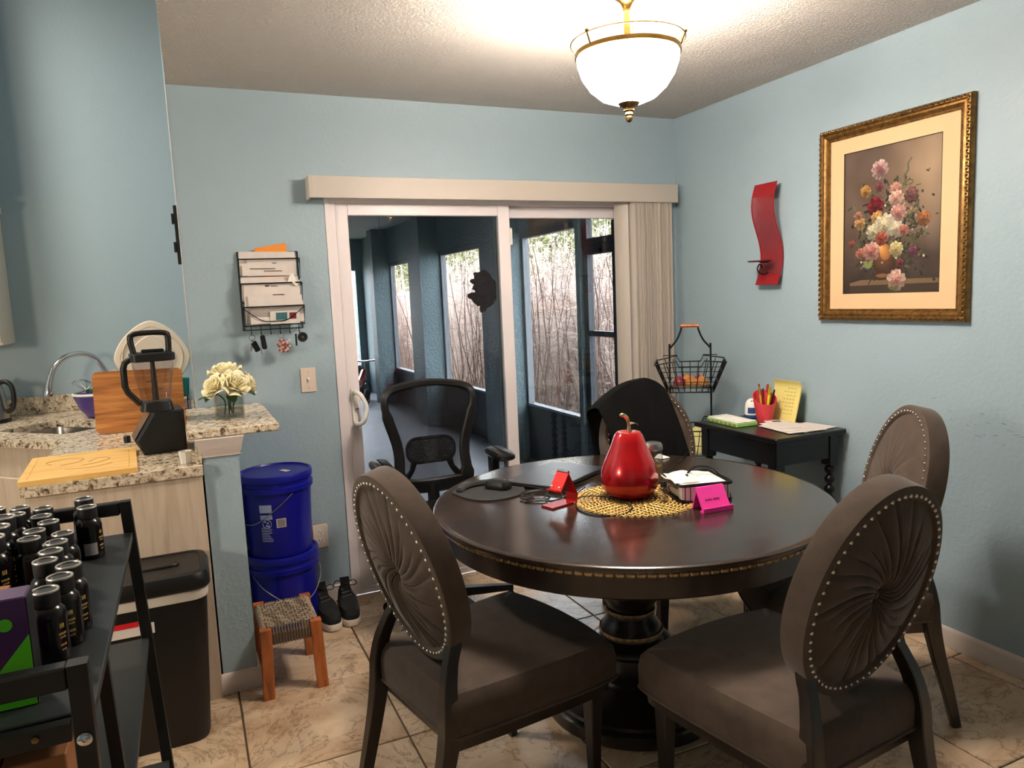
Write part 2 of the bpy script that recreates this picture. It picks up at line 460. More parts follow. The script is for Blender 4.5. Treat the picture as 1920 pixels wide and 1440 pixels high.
# half wall with moulded cap
struct('wall_half', G().b2(XK, XK+.125, -.69, 0, 0, .995), M['wall'], smooth=False)
def moulding():
    g = G(); P = [(0,.925),(.006,.925),(.006,.935),(.012,.945),(.014,.965),(.020,.985),(.022,.995),(0,.995)]
    x0, x1, y0 = XK, XK+.125, -.69
    secs = []
    for (cx, cy, dx, dy) in ((x0, 0, -1, 0), (x0, y0, -1, -1), (x1, y0, 1, -1), (x1, 0, 1, 0)):
        secs.append([Vector((cx+dx*(d+.0005), cy+dy*(d+.0005), z)) for d, z in P])
    return g.loft(secs)
struct('trim_2', moulding(), M['white_paint'])
def basebd(pts_list):
    g = G()
    P = [(0,0),(.015,0),(.015,.05),(.012,.055),(.012,.062),(.008,.068),(.004,.076),(0,.078)]
    for a, b, n in pts_list:
        n = Vector((*n, 0))
        g.loft([[Vector((*q, 0))+n*d+Vector((0,0,z+.001)) for d, z in P] for q in (a, b)])
    return g
struct('baseboard_right', basebd([((0,-6.0),(0,-.016),(-1,0))]), M['white_paint'])
struct('baseboard_back', basebd([((XK+.14,0),(DL-.001,0),(0,-1))]), M['white_paint'])
struct('baseboard_half', basebd([((XK-.012,-.69),(XK+.14,-.69),(0,-1)),((XK+.125,-.69),(XK+.125,-.016),(1,0))]), M['white_paint'])

# ================================================================== sliding door
door = thing('door_1', 'white framed sliding glass door to the screened porch', 'door'); door['kind'] = 'structure'
del door['category']
g = G().b2(DL, DL+.04, .0, .12, 0, DT).b2(DR-.04, DR, .0, .12, 0, DT).b2(DL+.04, DR-.04, 0, .12, 1.945, DT).b2(DL+.04, DR-.04, .0, .12, 0, .03)
g.b2(DL-.008, DL+.012, -.006, .0, 0, DT)
obj('door_frame', g, M['vinyl'], door, False)
def panel(name, x0, x1, y0, sl, sr, zb=.03, zt=1.945, tr=.055, br=.09):
    p = obj(name, G().b2(x0, x0+sl, y0, y0+.036, zb, zt, .003).b2(x1-sr, x1, y0, y0+.036, zb, zt, .003)
            .b2(x0+sl, x1-sr, y0+.001, y0+.035, zt-tr, zt, .003).b2(x0+sl, x1-sr, y0+.001, y0+.035, zb, zb+br, .003), M['vinyl'], door, False)
    obj('glass_pane', G().b2(x0+sl-.004, x1-sr+.004, y0+.015, y0+.021, zb+br-.004, zt-tr+.004), M['glass'], p, False)
    return p
sp = panel('sliding_panel', -1.979, -1.062, .012, .062, .066)
fp = panel('fixed_panel', -1.105, DR-.041, .062, .05, .05, .03, 1.945, .06)
obj('weather_strip', G().b2(-1.125, -1.105, .064, .09, .03, 1.94), mat('grey_weather_strip', (150,150,146), .5), sp, False)
h = G().b2(-1.962, -1.932, .004, .012, .865, 1.05, .003)
h.tube(smooth_path([(-1.947,.005,1.03),(-1.945,-.03,1.035),(-1.925,-.05,1.02),(-1.905,-.052,.97),(-1.905,-.052,.93),(-1.922,-.05,.888),(-1.945,-.03,.876),(-1.947,.005,.88)], 4), .011, 10)
obj('door_handle', h, M['white_plastic'], sp)
obj('latch_lever', G().b2(-1.947, -1.932, -.012, .004, .945, .953), M['steel'], sp, False)
obj('door_stop', G().b2(-1.062, -1.04, .03, .06, 1.74, 1.83, .004), M['white_plastic'], fp)

# valance and vertical blind
vb = thing('vertical_blind', 'cream vertical blind with long boxed valance above the sliding door', 'blind', (-1.08, 0, 1.96))
obj('valance', G().b2(-1.02, 1.02, -.105, -.098, -.005, .095, .002).b2(-1.03, -1.019, -.11, -.002, -.005, .095, .001).b2(1.019, 1.024, -.10, -.002, -.005, .095), M['blind'], vb, False)
obj('head_rail', G().b2(-1.0, 1.0, -.075, -.025, .03, .075), M['white_plastic'], vb, False)
def slat_mesh():
    g = G()
    g.slab(lambda u, v: ((u-.5)*.089, .013*cos((u-.5)*pi), -1.905*v), 6, 1, (0, -.0012, 0))
    return mesh_of('slat', g)
sm = slat_mesh(); sm.materials.append(M['blind'])
for i in range(19):
    o = bpy.data.objects.new('slat', sm); COL.objects.link(o); o.parent = vb
    if i == 0: o.location = (.668, -.055, .03); o.rotation_euler = (0,0,radians(-4))
    else: o.location = (.722+.0146*i, -.052+random.uniform(-.008,.006), .03); o.rotation_euler = (0,0,radians(80+random.choice((-5,-2,0,3,6))))

# ================================================================== porch outside the door
PX, PF = .10, -.03
struct('floor_porch', G().b2(-2.565, PX+.2, .14, 8.8, -.2, PF), M['porch_floor'], smooth=False)
struct('ceiling_porch', G().b2(-2.565, PX+.5, .14, 9.2, 2.5, 2.6), M['porch_ceiling'], smooth=False)
ops = [(1.40, 2.44), (3.38, 4.70), (5.93, 6.97)]
g = G().b2(PX, PX+.10, .14, .84, PF, 2.5)
edges = [1.34]+[e for o in ops for e in o]+[8.8]
for a, b in zip(edges[0::2], edges[1::2]): g.b2(PX, PX+.10, a, b, PF, 2.5)
g.b2(PX+.002, PX+.098, .84, 8.8, 2.02, 2.5)
for a in (2.44, 4.70, 6.97): g.b2(PX-.22, PX, a, a+.26, PF, 2.5)
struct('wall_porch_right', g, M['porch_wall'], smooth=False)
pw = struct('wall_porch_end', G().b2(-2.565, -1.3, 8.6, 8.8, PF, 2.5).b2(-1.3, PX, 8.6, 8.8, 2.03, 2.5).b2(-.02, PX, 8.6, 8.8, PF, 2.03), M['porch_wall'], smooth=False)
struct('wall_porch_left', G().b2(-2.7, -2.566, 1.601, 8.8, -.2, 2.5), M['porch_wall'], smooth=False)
for i, (a, b) in enumerate(ops):
    win = struct('window_%d' % (i+1), G().b2(PX+.03, PX+.09, a, a+.04, .49, 1.97).b2(PX+.03, PX+.09, b-.04, b, .49, 1.97).b2(PX+.03, PX+.09, a, b, 1.97, 2.02).b2(PX+.03, PX+.10, a, b, .47, .49), M['white_paint'] if i == 9 else mat('grey_screen_frame%d' % i, (120,124,130), .5), smooth=False)
    obj('kick_panel', G().b2(PX+.04, PX+.08, a, b, PF, .47), M['dark_kick'], win, False)
    obj('screen', G().b2(PX+.058, PX+.06, a+.04, b-.04, .49, 1.97), M['screen'], win, False)
win = struct('window_4', G().b2(-1.3, -.02, 8.64, 8.7, .38, .42).b2(-1.3, -.02, 8.64, 8.7, 1.99, 2.03), mat('grey_screen_frame', (120,124,130), .5), smooth=False)
obj('kick_panel', G().b2(-1.3, -.02, 8.64, 8.7, PF, .38), M['dark_kick'], win, False)
# screen door
sd = thing('door_2', 'dark metal screen door of the porch seen behind the glass', 'door', (PX+.05, 0, PF)); sd['kind'] = 'structure'; del sd['category']
g = G().b2(-.02,.03,.84,.92,0,2.0).b2(-.02,.03,1.27,1.34,0,2.05).b2(-.02,.03,.92,1.27,1.78,1.9).b2(-.02,.03,.92,1.27,1.17,1.21).b2(-.02,.03,.92,1.27,0,.5)
obj('door_frame', g, M['dark_kick'], sd, False)
obj('screen', G().b2(.004,.006,.92,1.27,.5,2.05), M['screen'], sd, False)
obj('closer_bracket', G().box((-.04,1.08,1.80),(.03,.06,.03),.004).tube([(-.04,.9,1.84),(-.04,1.25,1.84)],.006,6), M['black_metal'], sd)

# ceiling fan on the porch
fan = thing('ceiling_fan', 'grey porch ceiling fan with pull chain seen through the door glass', 'ceiling fan', (-.95, 3.2, 2.5))
obj('motor', G().lathe([(.02,0),(.06,-.005),(.06,-.03),(.02,-.04),(.02,-.1),(.1,-.11),(.11,-.15),(.08,-.19),(.02,-.2)], 20), M['porch_ceiling'], fan)
for k in range(5):
    g = G(); g.m = Matrix.Rotation(2*pi*k/5+.4, 4, 'Z'); g.box((.38,0,-.14),(.5,.12,.008),.003, RX(.2)); g.box((.12,0,-.14),(.1,.03,.006))
    obj('blade', g, M['porch_ceiling'], fan)
obj('pull_chain', G().tube([(0,0,-.19),(0,0,-.42)],.003,5), M['steel'], fan)
# wreath on the column
def wreath():
    g = G(); rnd = random.Random(4)
    for k in range(120):
        a = rnd.uniform(0,2*pi); r = rnd.uniform(.0,.16); s = rnd.uniform(.03,.07)
        c = Vector((r*cos(a)*.38, 0, r*sin(a)*.62)); rot = Matrix.Rotation(rnd.uniform(0,6),3,'Y') @ Matrix.Rotation(rnd.uniform(-.6,.6),3,'Z')
        g.ell(c+Vector((0,rnd.uniform(.005,.04),0)), (s*.3, .005, s*.6), 6, 5, rot)
    return g
solo('door_wreath', wreath(), M['wreath'], 'dark red dried-leaf wreath hung outside the sliding door glass', 'wreath', (-1.165, .155, 1.505))
# red trike in the porch corner
tr = thing('tricycle', 'small red tricycle in the far corner of the porch', 'tricycle', (-.35, 7.3, PF), 1.0)
obj('body', G().tube(smooth_path([(-.25,0,.25),(0,0,.3),(.22,0,.45)],4),.05,8).box((-.22,0,.34),(.2,.16,.05),.02), M['red_gloss'], tr)
obj('handlebar', G().tube([(.22,0,.42),(.25,0,.6)],.014,8).tube([(.22,-.2,.62),(.25,0,.6),(.22,.2,.62)],.014,8), M['chrome'], tr)
for c, r in (((.25,0,.17),.17),((-.25,.18,.12),.12),((-.25,-.18,.12),.12)):
    g = G(); secs = []
    for k in range(20):
        a = 2*pi*k/20; secs.append([Vector((c[0]+(r-.022+.022*cos(b))*cos(a), c[1]+.022*sin(b), c[2]+(r-.022+.022*cos(b))*sin(a))) for b in [2*pi*q/6 for q in range(6)]])
    g.loft(secs, False, True).cyl((c[0],c[1]-.015,c[2]),(c[0],c[1]+.015,c[2]),r*.6,n=12); obj('wheel', g, M['black_plastic'], tr)

# ================================================================== garden
struct('ground', G().b2(PX+.2, 26, -6, 30, -.6, -.15).b2(-12, PX+.2, 8.8, 30, -.6, -.15), M['soil'], smooth=False)
fb = mesh_of('board', G().b2(-.012,.012,-.068,.068,0,1.85,.004), False); fb.materials.append(M['fence'])
fence = thing('fence', 'weathered grey board fence running along the garden', 'fence', (3.1, 0, -.15))
obj('rail', G().b2(.012,.05,-3,17,.3,.39).b2(.012,.05,-3,17,1.45,1.54), M['fence'], fence, False)
for k in range(136):
    o = bpy.data.objects.new('board', fb); COL.objects.link(o); o.parent = fence; o.location = (random.uniform(-.004,.004), -2.9+.146*k, random.uniform(-.015,.01)); o.rotation_euler = (0,random.uniform(-.004,.004),0)
fence2 = thing('fence', 'grey board fence across the far end of the garden', 'fence', (0, 15.2, -.15))
obj('rail', G().b2(-6,3,.012,.05,.3,.39).b2(-6,3,.012,.05,1.45,1.54), M['fence'], fence2, False)
for k in range(62):
    o = bpy.data.objects.new('board', fb); COL.objects.link(o); o.parent = fence2; o.location = (-6+.146*k, random.uniform(-.004,.004), random.uniform(-.015,.01)); o.rotation_euler = (0,0,pi/2)
roof = thing('shed', 'white roofed garden shed behind the far fence', 'shed', (-.6, 17.5, -.15))
obj('wall', G().b2(-2.5,2.5,0,2.5,0,2.1), M['white_paint'], roof, False)
obj('roof', G().loft([[Vector((x,-.3,2.05)),Vector((x,-.3,2.15)),Vector((x,1.3,2.9)),Vector((x,2.9,2.15)),Vector((x,2.9,2.05))] for x in (-2.7,2.7)]), M['white_plastic'], roof, False)
def brush(seed, n, xr, yr, hr, rr, lean, twigs, tl):
    rnd = random.Random(seed); g = G(); vs = []; fs = []
    def stick(p, q, r0, r1):
        d = (q-p); a = d.orthogonal().normalized(); b = d.cross(a).normalized(); o = len(vs)
        for c, r in ((p, r0), (q, r1)):
            for k in range(3): vs.append(tuple(c+(a*cos(2.094*k)+b*sin(2.094*k))*r))
        for k in range(3): fs.append((o+k, o+(k+1)%3, o+3+(k+1)%3, o+3+k))
    for i in range(n):
        p = Vector((rnd.uniform(*xr), rnd.uniform(*yr), -.15)); h = rnd.uniform(*hr); r = rnd.uniform(*rr)
        d = Vector((rnd.gauss(0,lean), rnd.gauss(0,lean), 1)); m_ = 4
        for k in range(m_):
            d2 = (d+Vector((rnd.gauss(0,.12), rnd.gauss(0,.12), 0))).normalized(); q = p+d2*h/m_
            stick(p, q, r*(1-k/m_*.6), r*(1-(k+1)/m_*.6))
            for t in range(twigs):
                s0 = p.lerp(q, rnd.random()); dd = Vector((rnd.gauss(0,1), rnd.gauss(0,1), rnd.gauss(.4,.6))).normalized()
                stick(s0, s0+dd*rnd.uniform(tl*.4, tl), r*.35, r*.15)
            p = q
    g.v = vs; g.f = fs; return g
def stuff(name, g, m_, label, cat):
    o = obj(name, g, m_, None, False); tag(o, label, cat, None, 'stuff'); return o
stuff('dry_brush', brush(1, 1300, (1.95,2.85), (3.5,12), (1.0,2.6), (.005,.012), .16, 6, .38), M['straw'], 'pale tangled dry brush filling the garden', 'brush')
stuff('bare_stems', brush(2, 170, (.8,2.3), (1.4,10), (1.3,2.4), (.005,.011), .10, 3, .25), M['stem_d'], 'thin dark bare stems rising in front of the dry brush', 'stems')
stuff('dry_brush_mass', brush(3, 500, (.6,2.85), (12.1,14.9), (.8,2.4), (.006,.012), .2, 4, .4), M['stem'], 'brown dry brush at the far end of the garden', 'brush')
def leaves(seed, n, xr, yr, zr, s):
    rnd = random.Random(seed); g = G(); vs = []; fs = []
    for i in range(n):
        c = Vector((rnd.uniform(*xr), rnd.uniform(*yr), rnd.uniform(*zr))); a = Vector((rnd.gauss(0,1),rnd.gauss(0,1),rnd.gauss(0,1))).normalized()*s*rnd.uniform(.5,1.3); b = a.orthogonal().normalized()*s*.4
        o = len(vs); vs += [tuple(c-a), tuple(c+b), tuple(c+a), tuple(c-b)]; fs.append((o,o+1,o+2,o+3))
    g.v = vs; g.f = fs; return g
stuff('hedge', leaves(5, 46000, (3.35,4.9), (3,24), (.8,3.6), .085), M['olive'], 'olive green hedge foliage rising behind the fence', 'hedge')
stuff('leaf_litter', leaves(6, 9000, (.4,3.0), (.8,14), (-.145,-.10), .05), M['straw'], 'dry leaf litter over the garden ground', 'leaves')
stuff('ground_ivy', leaves(7, 3500, (.6,2.2), (1.0,4.0), (-.14,.02), .05), M['olive'], 'low green weeds on the garden ground by the porch', 'weeds')
tree = thing('bare_tree', 'bare branching tree in front of the far fence', 'tree', (-.45, 12.5, -.15))
def bare():
    g = G(); rnd = random.Random(9)
    def br(p, d, l, r, k):
        q = p+d*l; g.tube([p, p.lerp(q,.5)+Vector((rnd.gauss(0,.03),rnd.gauss(0,.03),0)), q],[r,r*.8,r*.6],5)
        if k:
            for _ in range(3): br(p.lerp(q, rnd.uniform(.5,1)), (d+Vector((rnd.gauss(0,.5),rnd.gauss(0,.3),rnd.uniform(0,.4)))).normalized(), l*.7, r*.55, k-1)
    br(Vector((0,0,0)), Vector((.15,0,1)), 1.3, .05, 4); return g
obj('trunk', bare(), M['stem_d'], tree)

# ================================================================== ceiling lights
def dining_lamp():
    t = thing('pendant_lamp', 'brass semi-flush ceiling lamp with white glass bowl over the round table', 'lamp', (-1.29, -1.485, 2.44))
    obj('canopy', G().lathe([(.005,-.001),(.068,-.001),(.07,-.012),(.062,-.022),(.04,-.03),(.022,-.045),(.014,-.062),(.013,-.07)], 28), M['brass'], t)
    obj('stem', G().cyl((0,0,-.07),(0,0,-.205),.0105,n=14), M['brass'], t)
    prof = [(.012,-.362),(.05,-.358),(.09,-.342),(.125,-.312),(.150,-.275),(.164,-.235),(.168,-.205),(.166,-.204),(.160,-.235),(.146,-.272),(.122,-.306),(.088,-.336),(.05,-.352),(.012,-.356)]
    m, nt, b = newmat('lit_alabaster_glass')
    b.inputs['Base Color'].default_value = lin((250,240,225)); b.inputs['Roughness'].default_value = .3
    b.inputs['Emission Color'].default_value = lin((255,240,224)); b.inputs['Emission Strength'].default_value = LAMP_GLASS
    obj('glass_bowl', G().lathe(prof, 48), m, t)
    obj('rim_band', G().lathe([(.166,-.214),(.172,-.212),(.172,-.198),(.166,-.196)], 48, cap=False), M['brass'], t)
    sk = [(.184*cos(2*pi*k/48), .184*sin(2*pi*k/48), -.168) for k in range(48)]
    g = G().tube(sk, .0028, 6, True)
    for k in range(3):
        a = 2*pi*k/3+1.3; g.cyl((.170*cos(a),.170*sin(a),-.2),(.184*cos(a),.184*sin(a),-.168),.003,n=6).ell((.184*cos(a),.184*sin(a),-.163),.007,8,6)
    obj('gallery_ring', g, M['bronze'], t)
    obj('spoke', G().tube([(-.168,0,-.2),(0,0,-.195),(.168,0,-.2)],.004,6).tube([(0,-.168,-.2),(0,0,-.195),(0,.168,-.2)],.004,6), M['brass'], t)
    obj('finial', G().lathe([(.034,-.352),(.036,-.36),(.030,-.368),(.017,-.375),(.016,-.379),(.018,-.383),(.012,-.388),(.014,-.395),(.010,-.401),(.012,-.408),(.009,-.416),(.002,-.420)], 20), M['bronze'], t)
    for k in range(2):
        L = bpy.data.lights.new('lamp_bulb', 'POINT'); L.energy = LAMP_W; L.color = (1, .88, .76); L.shadow_soft_size = .03
        lo = bpy.data.objects.new('lamp_bulb', L); COL.objects.link(lo); lo.parent = t; lo.location = (.07*(1 if k else -1), 0, -.215)
dining_lamp()
def flush_light(loc, label, watts, size):
    t = thing('flush_ceiling_light', label, 'ceiling light', loc)
    m, nt, b = newmat('lit_opal_diffuser'); b.inputs['Emission Color'].default_value = lin((255,236,210)); b.inputs['Emission Strength'].default_value = 3
    obj('base', G().lathe([(size*.5,0),(size*.52,-.02),(size*.5,-.03)], 32), M['white_plastic'], t)
    obj('diffuser', G().lathe([(size*.5,-.03),(size*.47,-.06),(size*.3,-.09),(.01,-.1)], 32), m, t)
    L = bpy.data.lights.new('ceiling_light_bulb', 'AREA'); L.shape = 'DISK'; L.size = size; L.energy = watts; L.color = (1, .88, .74)
    lo = bpy.data.objects.new('ceiling_light_bulb', L); COL.objects.link(lo); lo.parent = t; lo.location = (0,0,-.11)
flush_light((-4.2, .15, 3.6), 'round flush ceiling light over the kitchen', KITCHEN_W*1.08, .5)
def fill_lamp():  # added lamp out of view, put in to brighten the left chair's back
    t = thing('fill_lamp', 'added globe fill lamp, unseen left of the camera, lighting the left chair back', 'lamp', (-4.75,-2.35,0))
    obj('base', G().lathe([(.14,.0005),(.14,.02),(.02,.03)],28), M['bronze'], t); obj('pole', G().cyl((0,0,.03),(0,0,1.5),.012,n=12), M['bronze'], t)
    m, nt, b = newmat('fill_lamp_globe'); b.inputs['Emission Color'].default_value = lin((255,232,204)); b.inputs['Emission Strength'].default_value = FILL_W
    obj('globe_shade', G().ell((0,0,1.66),.17,24,16), m, t)
fill_lamp()

# ================================================================== kitchen
CT = .905
def ccw_off(poly, d): return poly
cab = thing('base_cabinet', 'pale wood-grain base cabinet under the granite peninsula', 'cabinet', (0,0,0))
poly = [(-2.672,-.705),(-2.672,1.445),(-5.2,1.445),(-5.2,.84),(-3.82,.84),(-3.215,.235),(-3.215,-.705)]
obj('body', G().prism([(x+(.0 if x > -3 else .02 if x>-3.5 else 0), y) for x, y in poly], .09, .685), M['laminate'], cab, False)
obj('side_panel', G().b2(-3.2145,-3.20,-.705,.235,.685,.868), M['laminate'], cab, False)
obj('apron_panel', G().box((-3.508,.532,.777),(.84,.015,.182),0,RZ(-pi/4)), M['laminate'], cab, False)
obj('back_panel', G().b2(-2.687,-2.673,-.705,1.44,.685,.868), M['laminate'], cab, False)
obj('end_panel', G().b2(-3.225,-2.672,-.722,-.706,.0,.868,.001), M['laminate'], cab, False)
obj('toe_kick', G().prism([(-2.68,-.66),(-2.68,1.44),(-5.2,1.44),(-5.2,.9),(-3.8,.9),(-3.15,.26),(-3.15,-.66)], .001, .09), M['black_plastic'], cab, False)
obj('door', G().box((-3.520,.512,.44),(.62,.02,.56),.004, RZ(-pi/4)), M['laminate'], cab, False)
top = thing('granite_counter', 'speckled granite kitchen counter with low backsplash', 'counter', (0,0,0))
# counter top is built as a ring round the sink cut-out
SCX, SCY, SA = -3.30, .74, -pi/4
def sinkpt(u, v): p = RZ(SA) @ Vector((u, v, 0)); return (SCX+p.x, SCY+p.y)
outer = [(-2.668,-.735),(-2.668,1.447),(-5.24,1.447),(-5.24,.81),(-3.84,.81),(-3.235,.205),(-3.235,-.735)]
hole = [sinkpt(*p) for p in rrect(.50, .34, .06, 4)]
def ctop():
    import bmesh
    bm = bmesh.new(); es = []
    for lp in (outer, hole):
        vs = [bm.verts.new((x, y, CT-.036)) for x, y in lp]
        es += [bm.edges.new((vs[i], vs[(i+1) % len(vs)])) for i in range(len(vs))]
    bmesh.ops.triangle_fill(bm, use_beauty=True, use_dissolve=False, edges=es)
    fs = list(bm.faces)
    r = bmesh.ops.extrude_face_region(bm, geom=fs)
    for e in r['geom']:
        if isinstance(e, bmesh.types.BMVert): e.co.z = CT
    bmesh.ops.recalc_face_normals(bm, faces=bm.faces)
    me = bpy.data.meshes.new('worktop'); bm.to_mesh(me); bm.free(); return me
obj('worktop', ctop(), M['granite'], top)
obj('backsplash', G().b2(-5.2,-2.70,1.425,1.447,CT+.0005,CT+.10,.002), M['granite'], top, False)
obj('side_splash', G().b2(-2.688,-2.668,-.70,-.005,CT+.0005,CT+.085,.002), M['granite'], top, False)
sk = thing('kitchen_sink', 'stainless undermount corner sink in the granite counter', 'sink', (SCX, SCY, CT-.037), SA)
def sinkbowl():
    g = G(); P = rrect(.50,.34,.06,5)
    secs = [[Vector((x*s, y*s, z)) for x, y in P] for s, z in ((1.06,0),(1.0,0),(.985,-.02),(.95,-.14),(.90,-.17),(.3,-.175))]
    g.loft(secs, False); n = len(P); g.add([p for p in secs[-1]], [tuple(range(n))])
    return g
obj('basin', sinkbowl(), M['steel'], sk); obj('drain', G().lathe([(.001,-.172),(.035,-.172),(.04,-.174)],20), M['chrome'], sk)
fa = thing('kitchen_faucet', 'chrome gooseneck pull-down faucet behind the sink', 'faucet', (-3.12, 1.30, CT))
arc = smooth_path([(0,0,.03),(0,0,.18),(-.01,-.01,.24),(-.05,-.04,.315),(-.11,-.08,.345),(-.18,-.13,.335),(-.235,-.165,.285),(-.255,-.18,.235)], 6)
obj('spout', G().lathe([(.03,0),(.03,.008),(.02,.02),(.016,.035)],20).tube(arc, .0145, 12), M['chrome'], fa)
hd = Vector((-.255,-.18,.24)); obj('spray_head', G().tube([hd, hd+Vector((-.012,-.01,-.05)), hd+Vector((-.02,-.016,-.10)), hd+Vector((-.022,-.018,-.115))],[.016,.019,.027,.024],16), M['chrome'], fa)
obj('lever', G().tube([(.02,0,.05),(.09,-.01,.075)],[.008,.005],8), M['chrome'], fa)
# kettle
ke = thing('electric_kettle', 'brushed steel electric kettle with black handle by the backsplash', 'kettle', (-3.68, 1.17, CT), -.3)
obj('body', G().lathe([(.085,.022),(.084,.04),(.074,.14),(.062,.215),(.058,.222)],32), M['steel'], ke)
obj('lid', G().lathe([(.058,.223),(.054,.236),(.02,.243),(.001,.244)],28).lathe([(.012,.244),(.014,.256),(.001,.258)],12), M['black_gloss'], ke)
obj('base', G().lathe([(.082,.0005),(.088,.006),(.086,.02),(.07,.0215)],28), M['black_plastic'], ke)
obj('handle', G().tube(smooth_path([(.056,0,.215),(.09,0,.222),(.118,0,.195),(.124,0,.13),(.112,0,.075),(.082,0,.06)],5),.0125,10), M['black_plastic'], ke)
obj('spout', G().tube([(-.055,0,.17),(-.085,0,.215)],[.026,.014],10), M['steel'], ke)
obj('sticker', G().add([(.0835,-.022,.045),(.0815,-.006,.045),(.0815,-.014,.066)],[(0,1,2)]), mat('yellow_warning_sticker',(232,196,40),.5), ke, False)
# purple bowl with whisk and utensils
bo = thing('mixing_bowl', 'purple mixing bowl with white rim beside the faucet', 'bowl', (-3.14, 1.02, CT))
obj('bowl_shell', G().lathe([(.055,.001),(.07,.003),(.105,.05),(.128,.115),(.131,.128),(.126,.128),(.100,.055),(.065,.012),(.001,.010)],36), M['bowl'], bo)
obj('rim', G().lathe([(.131,.125),(.137,.129),(.136,.138),(.126,.139),(.125,.129)],36,cap=False), M['white_plastic'], bo)
g = G()
for k in range(8):
    a = pi*k/8; g.tube(smooth_path([(-3.20,1.0,1.06)]+[(-3.20+.05*s*cos(a)-.01*i, 1.0+.03*s*sin(a), 1.06+.04*i*.4+.018*s*sin(a)) for i,s in ((1,.6),(2,1),(3,.5))],3),.0016,4)
g.tube([(-3.20,1.0,1.06),(-3.26,.97,1.045)],.006,6)
solo('wire_whisk', g, M['steel'], 'wire whisk lying across the purple bowl', 'whisk')
solo('scrub_brush', G().tube([(-3.16,1.03,1.05),(-3.10,1.05,1.075)],.008,8).box((-3.18,1.02,1.052),(.05,.03,.02),.004), mat('green_blue_scrubber',(40,110,110),.6,0,(60,120,50),40), 'green and blue scrub brush in the purple bowl', 'brush')
# dish rack with lid and plates
dr = thing('dish_rack', 'black wire dish rack behind the upright cutting board', 'dish rack', (-2.88, .66, CT))
g = G()
for z in (.02,.13): g.tube([(x,y,z) for x,y in rrect(.36,.34,.03,3)],.004,6,True)
for x,y in rrect(.36,.34,.03,1): g.cyl((x,y,.002),(x,y,.13),.003,n=6)
for k in range(9): g.tube([(-.16+.04*k,-.17,.02),(-.16+.04*k,.17,.02)],.002,5)
obj('wire_frame', g, M['wire'], dr)
def lidshape(s, k=1.55, n=64):
    out = []
    for i in range(n):
        a = 2*pi*i/n; r = 1/(abs(cos(a))**k+abs(sin(a))**k)**(1/k); out.append((s*r*cos(a), s*r*sin(a)))
    return out
ld = thing('serving_tray', 'cream rounded-diamond plastic tray propped up behind the blender', 'tray', (-2.85, .80, CT+.125)); ld.scale = (1.08,1,1.1)
g = G(); lv = [(1.0,0),(1.01,-.004),(.98,-.012),(.85,-.014),(.84,-.012),(.62,-.012),(.6,-.016),(.3,-.016)]
secs = [[Vector((x*s*.172, d, z*s*.178+.178)) for x, z in lidshape(1)] for s, d in lv]
g.loft(secs, False); n_ = len(secs[0]); g.add(list(secs[-1]), [tuple(range(n_))]); g.add([Vector(p)+Vector((0,.004,0)) for p in secs[0]], [tuple(range(n_))[::-1]])
g.loft([secs[0],[Vector(p)+Vector((0,.004,0)) for p in secs[0]]], False)
obj('tray_panel', g, M['cab_white'], ld)
g = G().tube([(.205*.62*cos(2*pi*k/48)*1.06, -.016, .178+.135*sin(2*pi*k/48)) for k in range(48)],.003,5,True)
obj('tray_ring', g, M['almond'], ld)
solo('dish_towel', G().slab(lambda u,v: (-3.04+.10*u, .62-.05*v, 1.09+.10*v-.03*u+.008*sin(9*u)),8,6,(0,.004,0)), mat('striped_towel',(226,222,214),.9), 'white folded dish towel on the rack by the faucet', 'towel')
solo('teal_cup', G().lathe([(.025,0),(.034,.09),(.031,.09),(.022,.005)],20), mat('teal_plastic',(40,140,130),.4), 'teal plastic cup at the right end of the dish rack', 'cup', (-2.715,.52,CT+.13))
solo('drinking_glass', G().lathe([(.028,.0005),(.033,.12),(.030,.12),(.026,.006),(.001,.006)],20), M['clear'], 'clear tumbler by the wall end behind the half wall ledge', 'glass', (-2.715,.40,CT))
# upright board
solo('cutting_board', G().loft([[Vector((x, y_, z+.15)) for x, z in rrect(.385,.292,.025,4)] for y_ in (0,.02)]), M['acacia'], 'striped brown hardwood cutting board standing upright', 'cutting board', (-2.91, .30, CT-.003)).rotation_euler = (-.05,radians(1.0),0)
solo('flat_cutting_board', G().loft([[Vector((x,y,z)) for x,y in rrect(.36*s,.47*s2,.012,3)] for z,s,s2 in ((.0005,1,1),(.018,1,1),(.018,.88,.9),(.0155,.87,.89),(.0155,.86,.88),(.018,.85,.87))]), M['maple'], 'pale maple cutting board lying flat on the counter corner', 'cutting board', (-3.075,-.485,CT), .06)
def carving():
    g = G()
    for pts in ([(-.10,.02),(-.12,.08),(-.06,.12),(0,.08),(-.02,.02),(-.07,-.01)], [(.02,.0),(.05,.06),(.09,.03),(.06,-.03),(.0,-.06)], [(-.05,-.1),(.03,-.12),(.1,-.08)]):
        g.tube(smooth_path([(x,y,.0182) for x,y in pts],5), .0014, 4)
    return g
b_ = [o for o in COL.objects if o.name.startswith('flat_cutting_board')][0]
obj('engraving', carving(), mat('burnt_engraving',(170,118,58),.6), b_)
